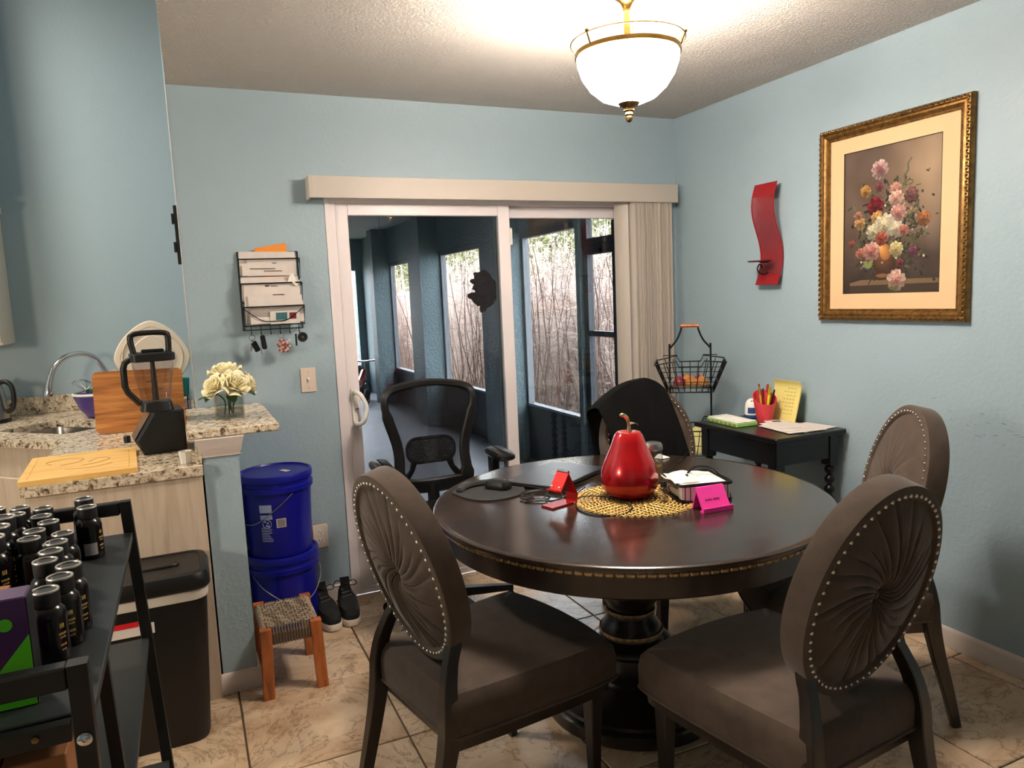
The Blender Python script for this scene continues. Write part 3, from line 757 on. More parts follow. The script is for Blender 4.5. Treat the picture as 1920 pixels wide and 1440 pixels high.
# blender
bl = thing('countertop_blender', 'black countertop blender with clear square pitcher on the peninsula', 'blender', (-2.815, -.285, CT), .12); bl.scale = (.92,.92,.86)
def base_sec(x0, x1, y, z0, ztop_l, zt, ch):
    return [Vector(p) for p in ((x0+ch,y,z0),(x1,y,z0),(x1,y,zt),(x0+.075,y,zt),(x0,y,ztop_l))]
g = G(); g.loft([base_sec(-.105+i,.098-i,y,.006,.065,.195-j,.03) for y,i,j in ((-.105,.012,.006),(-.09,0,0),(.09,0,0),(.105,.012,.006))])
g.b2(-.075,.095,-.1,.1,.0005,.008)
obj('motor_base', g, M['black_plastic'], bl, False)
obj('control_panel', G().add([(-.1055,-.085,.072),(-.1055,.085,.072),(-.0345,.085,.19),(-.0345,-.085,.19)],[(0,1,2,3)]).add([(-.1075,-.085,.0715),(-.1075,.085,.0715),(-.0365,.085,.1912),(-.0365,-.085,.1912)],[(3,2,1,0)]), M['steel'], bl, False)
g = G(); secs = []
for s, z in ((.056,.205),(.058,.25),(.062,.275),(.078,.40),(.082,.435)):
    secs.append([Vector((x,y,z)) for x,y in rrect(2*s,2*s,.02,3)])
g.loft(secs, False)
obj('pitcher', g, M['clear'], bl)
obj('pitcher_collar', G().loft([[Vector((x,y,z)) for x,y in rrect(2*s,2*s,.02,3)] for s,z in ((.066,.194),(.064,.205),(.06,.235))]), M['black_plastic'], bl)
obj('blade_column', G().tube([(0,0,.24),(0,0,.43)],[.014,.009],10).box((.008,0,.29),(.05,.012,.003),0,RZ(.6)).box((-.008,0,.33),(.05,.012,.003),0,RZ(-.7)).box((.006,0,.37),(.045,.012,.003),0,RZ(1.5)), M['black_plastic'], bl)
obj('pitcher_lid', G().loft([[Vector((x,y,z)) for x,y in rrect(2*s,2*s,.02,3)] for s,z in ((.083,.428),(.087,.432),(.087,.462),(.08,.468))]), M['black_plastic'], bl)
obj('lid_handle', G().tube(smooth_path([(-.07,0,.468),(-.078,0,.53),(-.065,0,.555),(.0,0,.56),(.06,0,.555),(.072,0,.535),(.07,0,.468)],5), .013, 10).b2(-.04,.05,-.02,.02,.468,.482,.004), M['black_plastic'], bl)
obj('pitcher_handle', G().tube([(-.08,0,.445),(-.108,0,.425),(-.116,0,.40),(-.116,0,.315),(-.106,0,.285),(-.062,0,.225)], .014, 10), M['black_plastic'], bl)
solo('measuring_cup', G().lathe([(.018,.0005),(.024,.048),(.0225,.048),(.016,.003),(.001,.003)],8), M['white_plastic'], 'small faceted white plastic cup on the counter front corner', 'cup', (-2.722,-.655,CT))
solo('black_salt_tin', G().lathe([(.014,.0005),(.014,.028),(.012,.03)],14), M['black_plastic'], 'small black tin in front of the upright cutting board', 'tin', (-2.955,-.01,CT))
# upper cabinet
uc = thing('upper_cabinet', 'cream upper kitchen cabinet at the left edge of the kitchen wall', 'cabinet', (0,0,0))
obj('body', G().b2(-4.3,-3.578,1.12,1.449,1.325,2.05,.002), M['cab_white'], uc, False)
obj('crown', G().b2(-4.3,-3.568,1.10,1.449,2.05,2.095,.004), M['cab_white'], uc, False)
obj('door', G().b2(-3.94,-3.582,1.10,1.119,1.34,2.04,.004), M['cab_white'], uc, False)
# granite ledge on half wall
solo('granite_ledge', G().b2(-2.712,-2.385,-.685,-.001,.996,1.026,.004), M['granite'], 'speckled granite ledge capping the low half wall', 'ledge', smooth=False)
# black rail on wall end
kr = thing('knife_rail', 'narrow black magnetic rail seen edge-on at the kitchen wall corner', 'rail', (XK-.001, .5, 1.70))
obj('bar', G().b2(-.016,0,-.02,.02,0,.29,.002), M['black_metal'], kr, False)
for z in (.06,.2): obj('bracket', G().b2(-.028,-.016,-.02,.02,z,z+.05,.002), M['black_metal'], kr, False)

# rose vase
va = thing('rose_vase', 'square glass vase of cream roses on the granite ledge', 'vase', (-2.545,-.40,1.026), .1)
def vase():
    g = G(); P = rrect(.105,.105,.012,3)
    secs = [[Vector((x*s,y*s,z)) for x,y in P] for s,z in ((1,.0005),(1,.105),(.92,.105),(.92,.008))]
    g.loft(secs, False); n = len(P); g.add(list(secs[0]),[tuple(range(n))[::-1]]); g.add(list(secs[-1]),[tuple(range(n))]); return g
obj('glass_vase', vase(), M['vase'], va)
obj('water', G().loft([[Vector((x*.91,y*.91,z)) for x,y in rrect(.105,.105,.012,3)] for z in (.009,.035)]), M['clear'], va)
def rose(c, axis, R, seed):
    g = G(); rnd = random.Random(seed); ax = Vector(axis).normalized(); q = ax.to_track_quat('Z','Y').to_matrix(); c = Vector(c)
    for ring, (n, r0, h0, fl) in enumerate(((3,.10,.62,.05),(4,.22,.62,.12),(5,.40,.60,.2),(6,.60,.52,.32),(7,.82,.36,.5))):
        for k in range(n):
            a0 = 2*pi*k/n+ring*.7+rnd.uniform(-.15,.15); wd = 2*pi/n*.78
            def fn(u, v):
                a = a0+(u-.5)*2*wd*.62
                rr = R*(r0*(.35+.65*v**.7)+fl*.45*v**3+.03*sin(6*u+k)*v)
                z = R*(-.35+(h0+.35)*v-(.10+.25*fl)*((2*u-1)**2)*v - fl*.25*v**4)
                return c+q @ Vector((rr*cos(a), rr*sin(a), z))
            g.grid(fn, 5, 5)
    return g
for i,(c,ax,R) in enumerate((((-.052,-.035,.135),(-.8,-.5,.7),.056),((.022,-.05,.14),(.25,-.85,.6),.060),((.0,.03,.185),(-.1,-.1,1),.066),((.078,.012,.135),(.9,-.1,.5),.055),((.02,.07,.15),(.2,.8,.5),.054))):
    r_ = obj('rose_bloom', rose(c,ax,R,i), M['petal'], va)
    md = r_.modifiers.new('thick','SOLIDIFY'); md.thickness = .0008
    obj('stem', G().tube(smooth_path([Vector(c)*.95+Vector((0,0,-.02)),(c[0]*.3,c[1]*.3,.07),(c[0]*.15+.01*(i-2)*.5,.01,.012)],4),.0028,6), M['leaf'], r_)
def leaf(p0, d, L, W, droop):
    p0 = Vector(p0); d = Vector(d).normalized(); s = d.cross(Vector((0,0,1))).normalized()
    return lambda u,v: p0+d*L*v+s*(u-.5)*2*W*sin(pi*min(1,v*.93+.05))**.8+Vector((0,0,-droop*v*v+.25*W*abs(2*u-1)))
for p0,d,L,W,dp in (((.03,-.05,.105),(.8,-.6,.2),.075,.026,.03),((-.04,-.04,.10),(-1,-.3,.1),.085,.012,.018),((.0,-.045,.10),(.15,-.5,-.6),.05,.022,.0),((-.06,0,.10),(-.5,-.6,-.1),.05,.018,.02)):
    g = G(); g.slab(leaf(p0,d,L,W,dp),4,6,(0,0,-.0008)); obj('leaf', g, M['leaf'], va)

# ================================================================== wall plates
sw = thing('light_switch', 'almond toggle light switch plate left of the door', 'switch', (-2.163,-.0005,1.112))
obj('plate', G().box((0,-.003,0),(.072,.006,.118),.003), M['almond'], sw)
obj('toggle', G().b2(-.006,.006,-.0075,-.006,-.013,.013).box((0,-.011,.003),(.008,.012,.012),.001,RX(.5)), M['white_plastic'], sw, False)
obj('screw', G().cyl((0,-.006,.038),(0,-.0072,.038),.003,n=8).cyl((0,-.006,-.038),(0,-.0072,-.038),.003,n=8), M['steel'], sw)
ol = thing('wall_outlet', 'almond double electrical outlet beside the blue buckets', 'outlet', (-2.163,-.0005,.338))
obj('plate', G().box((0,-.003,0),(.072,.006,.118),.003), M['almond'], ol)
for z in (-.021,.021):
    r_ = obj('receptacle', G().loft([[Vector((x,y,zz+z)) for x,zz in rrect(.034,.029,.013,4)] for y in (-.006,-.0078)]), M['white_plastic'], ol)
    obj('slot', G().b2(-.0085,-.006,-.0081,-.0079,z-.003,z+.007).b2(.006,.0085,-.0081,-.0079,z-.003,z+.006).cyl((0,-.0079,z-.008),(0,-.0081,z-.008),.0028,n=8), M['black_plastic'], r_, False)

# ================================================================== mail rack
MRX, MRZ = -2.303, 1.365
mr = thing('mail_rack', 'black wire wall rack of three mail pockets with key hooks', 'mail rack', (MRX,-.002,MRZ))
g = G(); W2 = .133
g.tube([(-W2,-.005,0),(-W2,-.005,.355),(W2,-.005,.355),(W2,-.005,0)],.0035,6,True)
for i,zb in enumerate((.02,.125,.235)):
    dp = .10-.02*i; zt = zb+.085
    obj_pts = [(-W2,-.006,zb+.07),(-W2,-dp,zt),(W2,-dp,zt),(W2,-.006,zb+.07)]
    g.tube(obj_pts,.0032,6)
    g.tube([(-W2,-dp,zt),(-W2,-dp*.75,zb),(W2,-dp*.75,zb),(W2,-dp,zt)],.0028,6)
    g.tube([(-W2,-dp*.75,zb),(-W2,-.006,zb)],.0025,6).tube([(W2,-dp*.75,zb),(W2,-.006,zb)],.0025,6)
g.tube(smooth_path([(-W2,-.1,.10),(-.06,-.092,.045),(0,-.09,.038),(.06,-.092,.045),(W2,-.1,.10)],5),.002,5)
obj('wire_frame', g, M['wire'], mr)
for i,zb in enumerate((.02,)):
    obj('pocket_mesh', G().add([(-W2,-.098,zb+.083),(W2,-.098,zb+.083),(W2,-.075,zb),(-W2,-.075,zb)],[(0,1,2,3)]), m_sheer('rack_mesh%d'%i,(22,20,20),.3), mr, False)
for k in range(6):
    x = -.105+.042*k; obj('hook', G().tube(smooth_path([(x,-.075,.02),(x,-.078,.002),(x,-.07,-.016),(x,-.085,-.022),(x,-.095,-.012)],4),.0017,5), M['wire'], mr)
def sheet(w_, h, t=.004, wob=.004, ph=0): return G().slab(lambda u,v: ((u-.5)*w_, wob*sin(3*u+ph)*v, h*v),6,3,(0,-t,0))
mail = [(-.006,-.018,.25,.245,.105,'paper','tall white letters at the back of the top mail pocket',.01),(.012,-.036,.245,.215,.085,'paper','white envelope with a blue postmark in the top mail pocket',-.01),
        (-.008,-.05,.245,.225,.055,'paper','bundle of opened letters in front in the top mail pocket',.02),
        (-.004,-.040,.135,.252,.105,'paper','cream statements at the back of the middle mail pocket',.0),(.0,-.060,.135,.25,.088,'paper','large plain envelope filling the middle mail pocket',.012),
        (.0,-.062,.03,.245,.165,'paper','tall rounded envelope with print in the bottom mail pocket',.0),(.008,-.072,.03,.235,.125,'paper','thick stack of envelopes in the bottom mail pocket',.015),(.014,-.082,.03,.235,.095,'paper','front envelope leaning in the bottom mail pocket',-.02)]
for i,(dx,dy,z,w_,h,mt,lb,rt) in enumerate(mail):
    o = solo('envelope', sheet(w_,h,.006 if i in (6,0) else .003,.004,i), M[mt], lb, 'envelope', (MRX+dx,-.002+dy,MRZ+z), group='mail in the wall rack'); o.rotation_euler = (.06,rt,0)
o = solo('orange_folder', sheet(.14,.15,.002,.002), mat('orange_paper',(226,140,50),.7), 'orange folder corner behind the top letters', 'folder', (MRX+.035,-.014,MRZ+.235)); o.rotation_euler = (.06,-.16,0)
o = solo('photo_card', sheet(.13,.06,.002,.001), mat('card_stock',(220,214,208),.6), 'postcard with teal and maroon picture in the bottom pocket', 'card', (MRX+.045,-.0835,MRZ+.025)); o.rotation_euler = (.25,0,0)
obj('teal_print', G().box((-.015,-.0028,.036),(.05,.0006,.034)), mat('teal_ink',(60,110,116),.6), o, False); obj('maroon_print', G().box((.035,-.0028,.036),(.03,.0006,.03)), mat('maroon_ink',(110,40,46),.6), o, False)
def marks(pts, m_, par):
    g = G()
    for x,z,w_,h in pts: g.b2(x,x+w_,-.0001,.0004,z,z+h)
    return obj('print_mark', g, m_, par, False)
EV = [o for o in COL.objects if o.name.startswith('envelope')]
for o,pts in ((EV[1],[(.0,.045,.02,.014)]),(EV[4],[(-.03,.055,.018,.012),(-.005,.058,.03,.006)]),(EV[5],[(.0,.115,.034,.006),(.038,.11,.02,.016),(.0,.125,.05,.005)]),(EV[2],[(-.08,.03,.11,.003),(-.02,.02,.08,.003)])):
    k = marks([(x,z,w_,h) for x,z,w_,h in pts], M['ink'] if o is not EV[1] else M['blue_label'], o); k.location = (0,-.0065,0)
o = solo('torn_paper', G().slab(lambda u,v: (MRX+.07+.055*u, -.075-.01*sin(4*u), MRZ+.205+.05*v*(1-abs(2*u-.9))+.01*sin(7*u)),8,4,(0,-.003,0)), M['white_plastic'], 'crumpled white receipt sticking out of the middle mail pocket', 'paper')
# keys on the hooks
def ring(g, c, r, ax='y', t=.0012):
    g.tube([(c[0]+r*cos(2*pi*k/16), c[1], c[2]+r*sin(2*pi*k/16)) for k in range(16)], t, 5, True)
k1 = thing('car_key', 'black car key on a silver ring at the leftmost hook', 'key', (MRX-.105,-.088,MRZ-.02))
g = G(); ring(g,(0,0,-.012),.013,t=.0018); obj('key_ring', g, M['chrome'], k1)
obj('fob', G().box((.012,-.003,-.052),(.026,.011,.05),.004,RY(-.4)), M['black_gloss'], k1); obj('blade', G().box((-.004,.003,-.045),(.007,.003,.055),.001,RY(.2)), M['steel'], k1)
k2 = thing('flip_key', 'black flip key hanging on the second hook', 'key', (MRX-.063,-.088,MRZ-.02))
obj('fob', G().box((.006,0,-.035),(.022,.012,.066),.005,RY(-.12)), M['black_plastic'], k2); obj('blade', G().b2(-.008,-.004,-.002,.002,-.09,-.025), M['steel'], k2)
k3 = thing('beaded_keychain', 'red and white beaded keychain on the fourth hook', 'keychain', (MRX+.021,-.088,MRZ-.02))
g = G(); rnd = random.Random(3); ring(g,(0,0,-.010),.011); obj('key_ring', g, M['chrome'], k3)
for m_,sd in ((mat('red_beads',(170,60,48),.4),1),(mat('white_beads',(214,200,188),.4),2)):
    g = G(); rnd = random.Random(sd)
    for k in range(26): g.ell((rnd.gauss(.008,.011), rnd.gauss(0,.006), -.03-rnd.uniform(0,.055)), .0055, 6, 5)
    obj('beads', g, m_, k3)
k4 = thing('wheel_keychain', 'black toy-wheel keychain with key on the rightmost hook', 'keychain', (MRX+.105,-.088,MRZ-.02))
g = G(); g.m = Matrix.Translation((.012,0,-.022)) @ Matrix.Rotation(pi/2,4,'X'); g.lathe([(.001,-.006),(.008,-.006),(.009,-.003),(.013,-.003),(.014,-.008),(.021,-.007),(.023,0),(.021,.007),(.001,.006)],24)
obj('wheel', g, M['black_plastic'], k4)
obj('key_blade', G().b2(-.022,-.014,-.002,.002,-.06,-.005), M['black_metal'], k4); g = G().cyl((.012,-.009,-.022),(.012,-.007,-.022),.005,n=10); obj('hub', g, M['steel'], k4)

# ================================================================== buckets, stool, shoes
def bucket(loc, rz, label):
    t = thing('plastic_bucket', label, 'bucket', loc, rz, 'stacked blue buckets')
    obj('pail', G().lathe([(.132,.001),(.137,.006),(.150,.285),(.151,.295),(.160,.296),(.161,.318),(.153,.322),(.153,.345),(.147,.345)],48), M['blue'], t)
    obj('lid', G().lathe([(.156,.338),(.160,.342),(.161,.362),(.157,.372),(.148,.373),(.144,.366),(.001,.365)],48), M['blue'], t)
    obj('handle', G().tube(smooth_path([(-.155,-.03,.29),(-.13,-.10,.235),(-.05,-.157,.17),(.05,-.157,.17),(.13,-.10,.235),(.155,-.03,.29)],6),.0022,6), M['steel'], t)
    return t
BX, BY = -2.365, -.195
b1 = bucket((BX,BY,.001), .3, 'lower of the two stacked blue buckets, behind the stool')
b2_ = bucket((BX-.003,BY,.367), -1.05, 'upper blue bucket with lid and printed label, topmost of its stack')
def on_cyl(g, a0, a1, z0, z1, r=.1455, n=4):
    def fn(u,v):
        a = a0+(a1-a0)*u; z = z0+(z1-z0)*v; rr = .1372+.013*(z-.006)/.28+.0006
        return (rr*cos(a), rr*sin(a), z)
    g.grid(fn, n, 1)
g = G(); A = radians(-95-17)+1.05
LA = lambda deg: radians(deg)+1.05
on_cyl(g, LA(-127), LA(-106), .215, .25); on_cyl(g, LA(-127), LA(-106), .185, .205)
rnd = random.Random(6)
for r_ in range(9): on_cyl(g, LA(-127), LA(-127+rnd.uniform(14,21)), .085+.0075*r_, .088+.0075*r_)
obj('label_print', g, M['blue_print'], b2_, False)
g = G()
for k in range(20):
    a = LA(-116)+.13*cos(2*pi*k/20); z = .165+.019*sin(2*pi*k/20); a2 = LA(-116)+.13*cos(2*pi*(k+1)/20); z2 = .165+.019*sin(2*pi*(k+1)/20)
    g.tube([(.1455*cos(a),.1455*sin(a),z),(.1455*cos(a2),.1455*sin(a2),z2)],.0013,4)
for p in ((-.05,.01),(.03,.004),(-.01,-.008),(.05,-.01)): on_cyl(g, LA(-116)+p[0]-.03, LA(-116)+p[0]+.03, .165+p[1]-.004, .165+p[1]+.004)
obj('warning_emblem', g, M['blue_print'], b2_, False)
bc = G(); on_cyl(bc, LA(-100), LA(-84), .145, .185); pl = obj('barcode_label', bc, M['paper'], b2_, False)
bc = G()
for k in range(8): on_cyl(bc, LA(-98.5), LA(-85.5), .149+.0042*k, .1512+.0042*k)
for i in range(len(bc.v)): x,y,z = bc.v[i]; bc.v[i] = (x*1.004,y*1.004,z)
obj('barcode_bars', bc, M['ink'], pl, False)
obj('lid_sticker', G().box((.03,.03,.3662),(.05,.025,.0008)), M['paper'], b2_, False)

st = thing('wooden_stool', 'low orange wood stool with woven rope seat', 'stool', (-2.415,-.665,0), 0)
for sx in (-1,1):
    for sy in (-1,1):
        obj('leg', G().loft([rect_sec((sx*(.092+.008*(1-k)),sy*(.135+.012*(1-k)),z),.021,.018) for z,k in ((.0005,0),(.245,1),(.266,1))]), M['stoolwood'], st)
for sy in (-1,1): obj('rail', G().b2(-.075,.075,sy*.135-.010,sy*.135+.010,.205,.248,.003), M['stoolwood'], st)
for sx in (-1,1): obj('rail', G().b2(sx*.092-.010,sx*.092+.010,-.12,.12,.205,.248,.003), M['stoolwood'], st)
ga = G(); gb = G()
nx, ny = 17, 24
for j in range(ny):
    y = -.122+.244*(j+.5)/ny
    pts = []
    for i in range(nx*2+1):
        x = -.098+.196*i/(nx*2); dd = abs(x)/.098+abs(y)/.122
        pts.append((x, y, .262+.0035*sin(pi*(i*.5+j*.5+int(dd*5)))))
    ga.tube([( -.104,y,.225),(-.104,y,.25)]+pts+[(.104,y,.25),(.104,y,.225)], .0042, 5)
for i in range(nx):
    x = -.09+.18*(i+.5)/nx; pts = []
    for j in range(ny*2+1):
        y = -.13+.26*j/(ny*2); dd = abs(x)/.098+abs(y)/.122
        pts.append((x, y, .2625-.0035*sin(pi*(i+j*.5+int(dd*5)))))
    gb.tube([(x,-.147,.205),(x,-.147,.245)]+pts+[(x,.147,.245),(x,.147,.205)], .0045, 5)
obj('rope_weft', ga, M['rope_a'], st); obj('rope_warp', gb, M['rope_b'], st)

def shoe(loc, rz, label):
    t = thing('sneaker', label, 'shoe', loc, rz, 'pair of black sneakers'); t.scale = (1.28,1.06,1.12)
    def outline(k, w_=1): # toe towards -y
        pts = []
        for i in range(28):
            a = 2*pi*i/28; y = -.14*cos(a); x = .040*math.copysign(abs(sin(a))**.62, sin(a))*(1.0 if cos(a) > 0 else .84); pts.append((x*w_*k, y*k))
        return pts
    obj('sole', G().loft([[Vector((x,y,z)) for x,y in outline(k)] for k,z in ((.97,.0005),(1.02,.008),(1.02,.024),(.99,.03))]), M['rubber_white'], t)
    secs = []
    for k,z0,z1 in ((.985,.028,.028),(.97,.045,.05),(.86,.062,.085),(.66,.066,.105),(.5,.068,.112)):
        sec = []
        for x,y in outline(1):
            f = (y+.14)/.28; sec.append(Vector((x*k, y*k*(1 if y > 0 else .98)+.035*(1-k), z0+(z1-z0)*f)))
        secs.append(sec)
    obj('upper', G().loft(secs), M['shoe'], t)
    obj('tongue', G().slab(lambda u,v: (.034*(u-.5), -.01+.075*v, .072+.07*v),4,4,(0,.006,.002)), M['shoe'], t)
    g = G()
    for k in range(4): g.tube([(-.018,-.02+.016*k,.073+.011*k),(.018,-.012+.016*k,.075+.011*k)],.0022,5)
    g.tube(smooth_path([(.0,.04,.12),(.03,.045,.135),(.04,.03,.12),(.01,.035,.118),(-.03,.05,.14),(-.042,.03,.12),(0,.04,.12)],4),.002,5)
    obj('lace', g, M['black_plastic'], t)
    obj('side_logo', G().tube(smooth_path([(-.041,-.02,.045),(-.043,.02,.055),(-.040,.05,.05)],4),.003,5), M['rubber_white'], t)
    return t
shoe((-2.195,-.225,0), .10, 'black sneaker with white sole, the one nearer the stool')
shoe((-2.092,-.215,0), -.06, 'black sneaker with white sole, the one nearer the door')

# ================================================================== waste bin
tb = thing('waste_bin', 'black plastic waste bin with white liner beside the cabinet end', 'bin', (-2.865,-.885,0))
def binsec(w_, d_, z, r=.05): return [Vector((x,y,z)) for x,y in rrect(w_,d_,r,5)]
obj('can', G().loft([binsec(.275,.20,.001,.05),binsec(.285,.21,.02,.05),binsec(.345,.27,.535,.05)]), M['black_plastic'], tb)
obj('liner', G().loft([binsec(.349,.274,.515,.052),binsec(.353,.278,.522,.052),binsec(.352,.277,.556,.052)],False), M['bag'], tb)
obj('lid', G().loft([binsec(.362,.287,.55,.055),binsec(.37,.295,.557,.055),binsec(.368,.293,.585,.055),binsec(.35,.275,.603,.05),binsec(.315,.24,.607,.04),binsec(.31,.235,.603,.04)]), M['black_plastic'], tb)
obj('lid_grip', G().tube(smooth_path([(-.05,-.02,.604),(.05,-.02,.607),(.085,-.01,.607),(.085,.02,.606)],4),.005,6), M['black_plastic'], tb)
lb = obj('product_sticker', G().box((-.07,-.1302,.472),(.15,.0008,.085),0,RX(-.055)), M['paper'], tb, False)
obj('sticker_red', G().box((-.09,-.1309,.485),(.10,.0006,.05),0,RX(-.055)), mat('red_ink',(206,24,34),.5), lb, False)
g = G()
rnd = random.Random(2)
for i in range(9): g.box((-.132+.0105*i,-.1313,.495),(.006,.0004,.009),0,RX(-.055))
obj('sticker_lettering', g, M['paper'], lb, False)
g = G().box((-.02,-.1309,.472),(.03,.0006,.06),0,RX(-.055))
for i in range(10): g.box((-.13+.01*i,-.1309,.441),(.007,.0006,.006),0,RX(-.055))
obj('sticker_print', g, M['ink'], lb, False)

# ================================================================== black metal rack at left
RX0, RX1, RY0, RY1, RZS = -3.24, -2.865, -2.375, -1.36, .872
rk = thing('metal_rack', 'black metal shelving rack in the left foreground', 'shelf rack', (0,0,0))
def post(x, y, z0, z1, dx=0, a=.014):
    return G().loft([rect_sec((x+dx,y,z0),a,a,ch=.1), rect_sec((x,y,z1),a,a,ch=.1)])
for y, dx in ((RY1, .045), (RY0, 0.0)):
    for x in (RX0+.014, RX1-.012): obj('post', post(x, y, .0005, .958, dx), M['black_metal'], rk, False)
    obj('end_bar', G().b2(RX0+.028, RX1-.026, y-.014, y+.014, .922, .958, .003), M['black_metal'], rk, False)
obj('post', post(RX1-.016, -2.10, .0005, RZS-.03, .03, .011), M['black_metal'], rk, False)
obj('post', post(RX0+.016, -2.10, .0005, RZS-.03, .03, .011), M['black_metal'], rk, False)
for z, dx in ((RZS, 0), (.565, .012), (.19, .03)):
    obj('shelf', G().b2(RX0+dx, RX1+dx, RY0+.016, RY1-.016, z-.018, z, .002), M['black_shelf'], rk, False)
    obj('shelf_beam', G().b2(RX0+.03+dx, RX1-.03+dx, RY0-.008, RY0+.012, z-.032, z-.004), M['black_metal'], rk, False)
for y, s in ((RY0-.014, -1),):
    g = G(); g.m = Matrix.Translation((RX1-.012, y, .842)) @ Matrix.Rotation(pi/2, 4, 'X'); g.lathe([(.0105,0),(.0105,.003),(.007,.006),(.003,.0065),(.003,.004),(.001,.004)],18)
    obj('bolt', g, M['chrome'], rk)
    g = G(); g.m = Matrix.Translation((RX1-.075, RY0-.0085, .856)) @ Matrix.Rotation(pi/2, 4, 'X'); g.lathe([(.005,0),(.005,.002),(.001,.003)],12); obj('bolt', g, M['bronze'], rk)

def bottle_proto():
    t = thing('supplement_bottle', 'x', 'bottle', (0,0,0), 0, 'black supplement bottles on the metal rack')
    obj('bottle_body', G().lathe([(.026,.0005),(.029,.004),(.029,.082),(.027,.092),(.021,.099),(.019,.101)],24), M['bottle'], t)
    obj('cap', G().lathe([(.0215,.101),(.0218,.124),(.021,.128),(.0185,.1275),(.018,.1265),(.001,.1265)],28), M['cap'], t)
    obj('cap_rim', G().lathe([(.0215,.1255),(.0222,.1275),(.0215,.1292),(.0188,.1292),(.0182,.1275)],28,cap=False), M['cap_rim'], t)
    g = G(); rnd = random.Random(8)
    def cylq(a0,a1,z0,z1): g.grid(lambda u,v: (.0294*cos(a0+(a1-a0)*u), .0294*sin(a0+(a1-a0)*u), z0+(z1-z0)*v),4,1)
    for z,w_,h in ((.062,.30,.008),(.050,.5,.004),(.044,.38,.003),(.030,.42,.004),(.022,.3,.003)):
        k = max(2,int(w_/.09))
        for i in range(k): cylq(-.55-w_/2+w_*i/k, -.55-w_/2+w_*(i+.72)/k, z, z+h)
    obj('label_print', g, M['gold_print'], t, False)
    return t
BP = bottle_proto()
spots = [(-2.962,-1.452),(-2.945,-1.552),(-3.045,-1.50),(-3.036,-1.584),(-3.012,-1.650),(-3.10,-1.46),(-3.03,-1.715),(-3.03,-1.778),(-2.968,-1.772),(-2.972,-1.836),(-2.973,-1.899),(-2.974,-1.962),(-2.928,-2.015),(-2.934,-2.078),(-2.948,-2.142),(-3.098,-1.53),(-3.155,-1.44)]
common = 'black supplement bottle with silver-rimmed cap standing in the rows on the metal rack'
BL_ = 'black supplement bottle '
spec = {14:'nearest black supplement bottle, beside the purple and green carton', 13:BL_+'second from the front in the right-hand row', 12:BL_+'third from the front, at the right of the row',
 11:BL_+'fourth from the front in the right-hand row', 10:BL_+'fifth from the front in the right-hand row', 9:BL_+'sixth from the front in the right-hand row', 8:BL_+'seventh from the front, last of the right-hand row',
 7:BL_+'squeezed between the right-hand row and the white-labelled large bottle', 6:BL_+'squeezed between the right-hand row and the second large bottle', 4:BL_+'at the front of the cluster near the far rack end',
 3:BL_+'second from the front of the cluster near the far rack end', 2:BL_+'third from the front of the cluster near the far rack end', 5:BL_+'at the back of the cluster by the far end bar', 15:BL_+'left of the cluster near the far rack end', 16:BL_+'farthest left beside the far end bar',
 1:BL_+'with grey label at the far right front of the cluster', 0:BL_+'half hidden behind the grey-labelled one by the rack end'}
for i,(x,y) in enumerate(spots):
    t = BP if i == 0 else dup(BP)
    t.location = (x,y,RZS); t.rotation_euler = (0,0,random.uniform(-.35,.35)-.25); t['label'] = spec[i]
    if i == 1:
        g = G(); g.grid(lambda u,v: (.0297*cos(-2.0+1.0*u), .0297*sin(-2.0+1.0*u), .012+.03*v),6,1); obj('paper_label', g, M['grey_label'], t, False)
# larger bottles at the left and an opened carton
for i,(x,y,lb) in enumerate(((-3.092,-1.80,'large black bottle with white label at the left edge of the rack'),(-3.098,-1.715,'large black bottle just behind the white-labelled large one'),(-3.165,-1.75,'large black bottle farthest left on the rack'),(-3.103,-1.63,'large black bottle in the middle of the left row'),(-3.165,-1.60,'large black bottle at the far end of the left row'))):
    t = dup(BP, lb, (x,y,RZS), -.3+.2*i); t.scale = (1.16,1.16,1.16); t['group'] = 'larger bottles at the left of the rack'
    if i == 0:
        g = G(); g.grid(lambda u,v: (.0297*cos(-2.2+.7*u), .0297*sin(-2.2+.7*u), .02+.05*v),6,1); obj('paper_label', g, M['grey_label'], t, False)
cb = thing('open_carton', 'opened cardboard carton with plastic film behind the purple carton', 'carton', (-3.085,-2.09,RZS), .03)
obj('carton_body', G().b2(-.095,.06,-.10,.10,.0005,.10,.002), M['cardboard'], cb, False)
obj('flap', G().box((-.02,-.09,.125),(.14,.003,.06),0,RX(.5)), M['cardboard'], cb, False)
obj('plastic_film', G().slab(lambda u,v: (.02+.05*u,-.10+.04*v,.10+.035*sin(pi*v)+.01*sin(9*u)),8,6,(0,0,.001)), M['bag'], cb)
pc = thing('purple_carton', 'purple and green printed product carton standing on the rack', 'carton', (-3.002,-2.275,RZS), .02)
obj('carton_body', G().b2(-.09,.055,-.028,.028,.0005,.175,.002), M['purple'], pc, False)
obj('side_panel', G().b2(.0552,.0562,-.027,.027,.002,.174), M['black_plastic'], pc, False)
g = G(); g.loft([[Vector((x,y,z)) for x,z in ((-.02,.002),(.0545,.002),(.0545,.115),(.0,.05),(-.03,.012))] for y in (-.0282,-.0290)])
obj('green_swoosh', g, M['green'], pc, False)
g = G()
def spiral(c, r, n=2.6, t=.0012):
    g.tube([(c[0]+r*(k/40)*cos(2*pi*n*k/40), -.0294, c[1]+r*(k/40)*sin(2*pi*n*k/40)) for k in range(41)], t, 4)
spiral((.022,.03),.017); obj('spiral_motif', g, mat('dark_green_ink',(40,110,24),.5), pc)
g = G(); spiral((-.03,.075),.02); spiral((.0,.14),.012,2); obj('pale_spiral_motif', g, mat('lilac_ink',(150,120,160),.5), pc)
g = G()
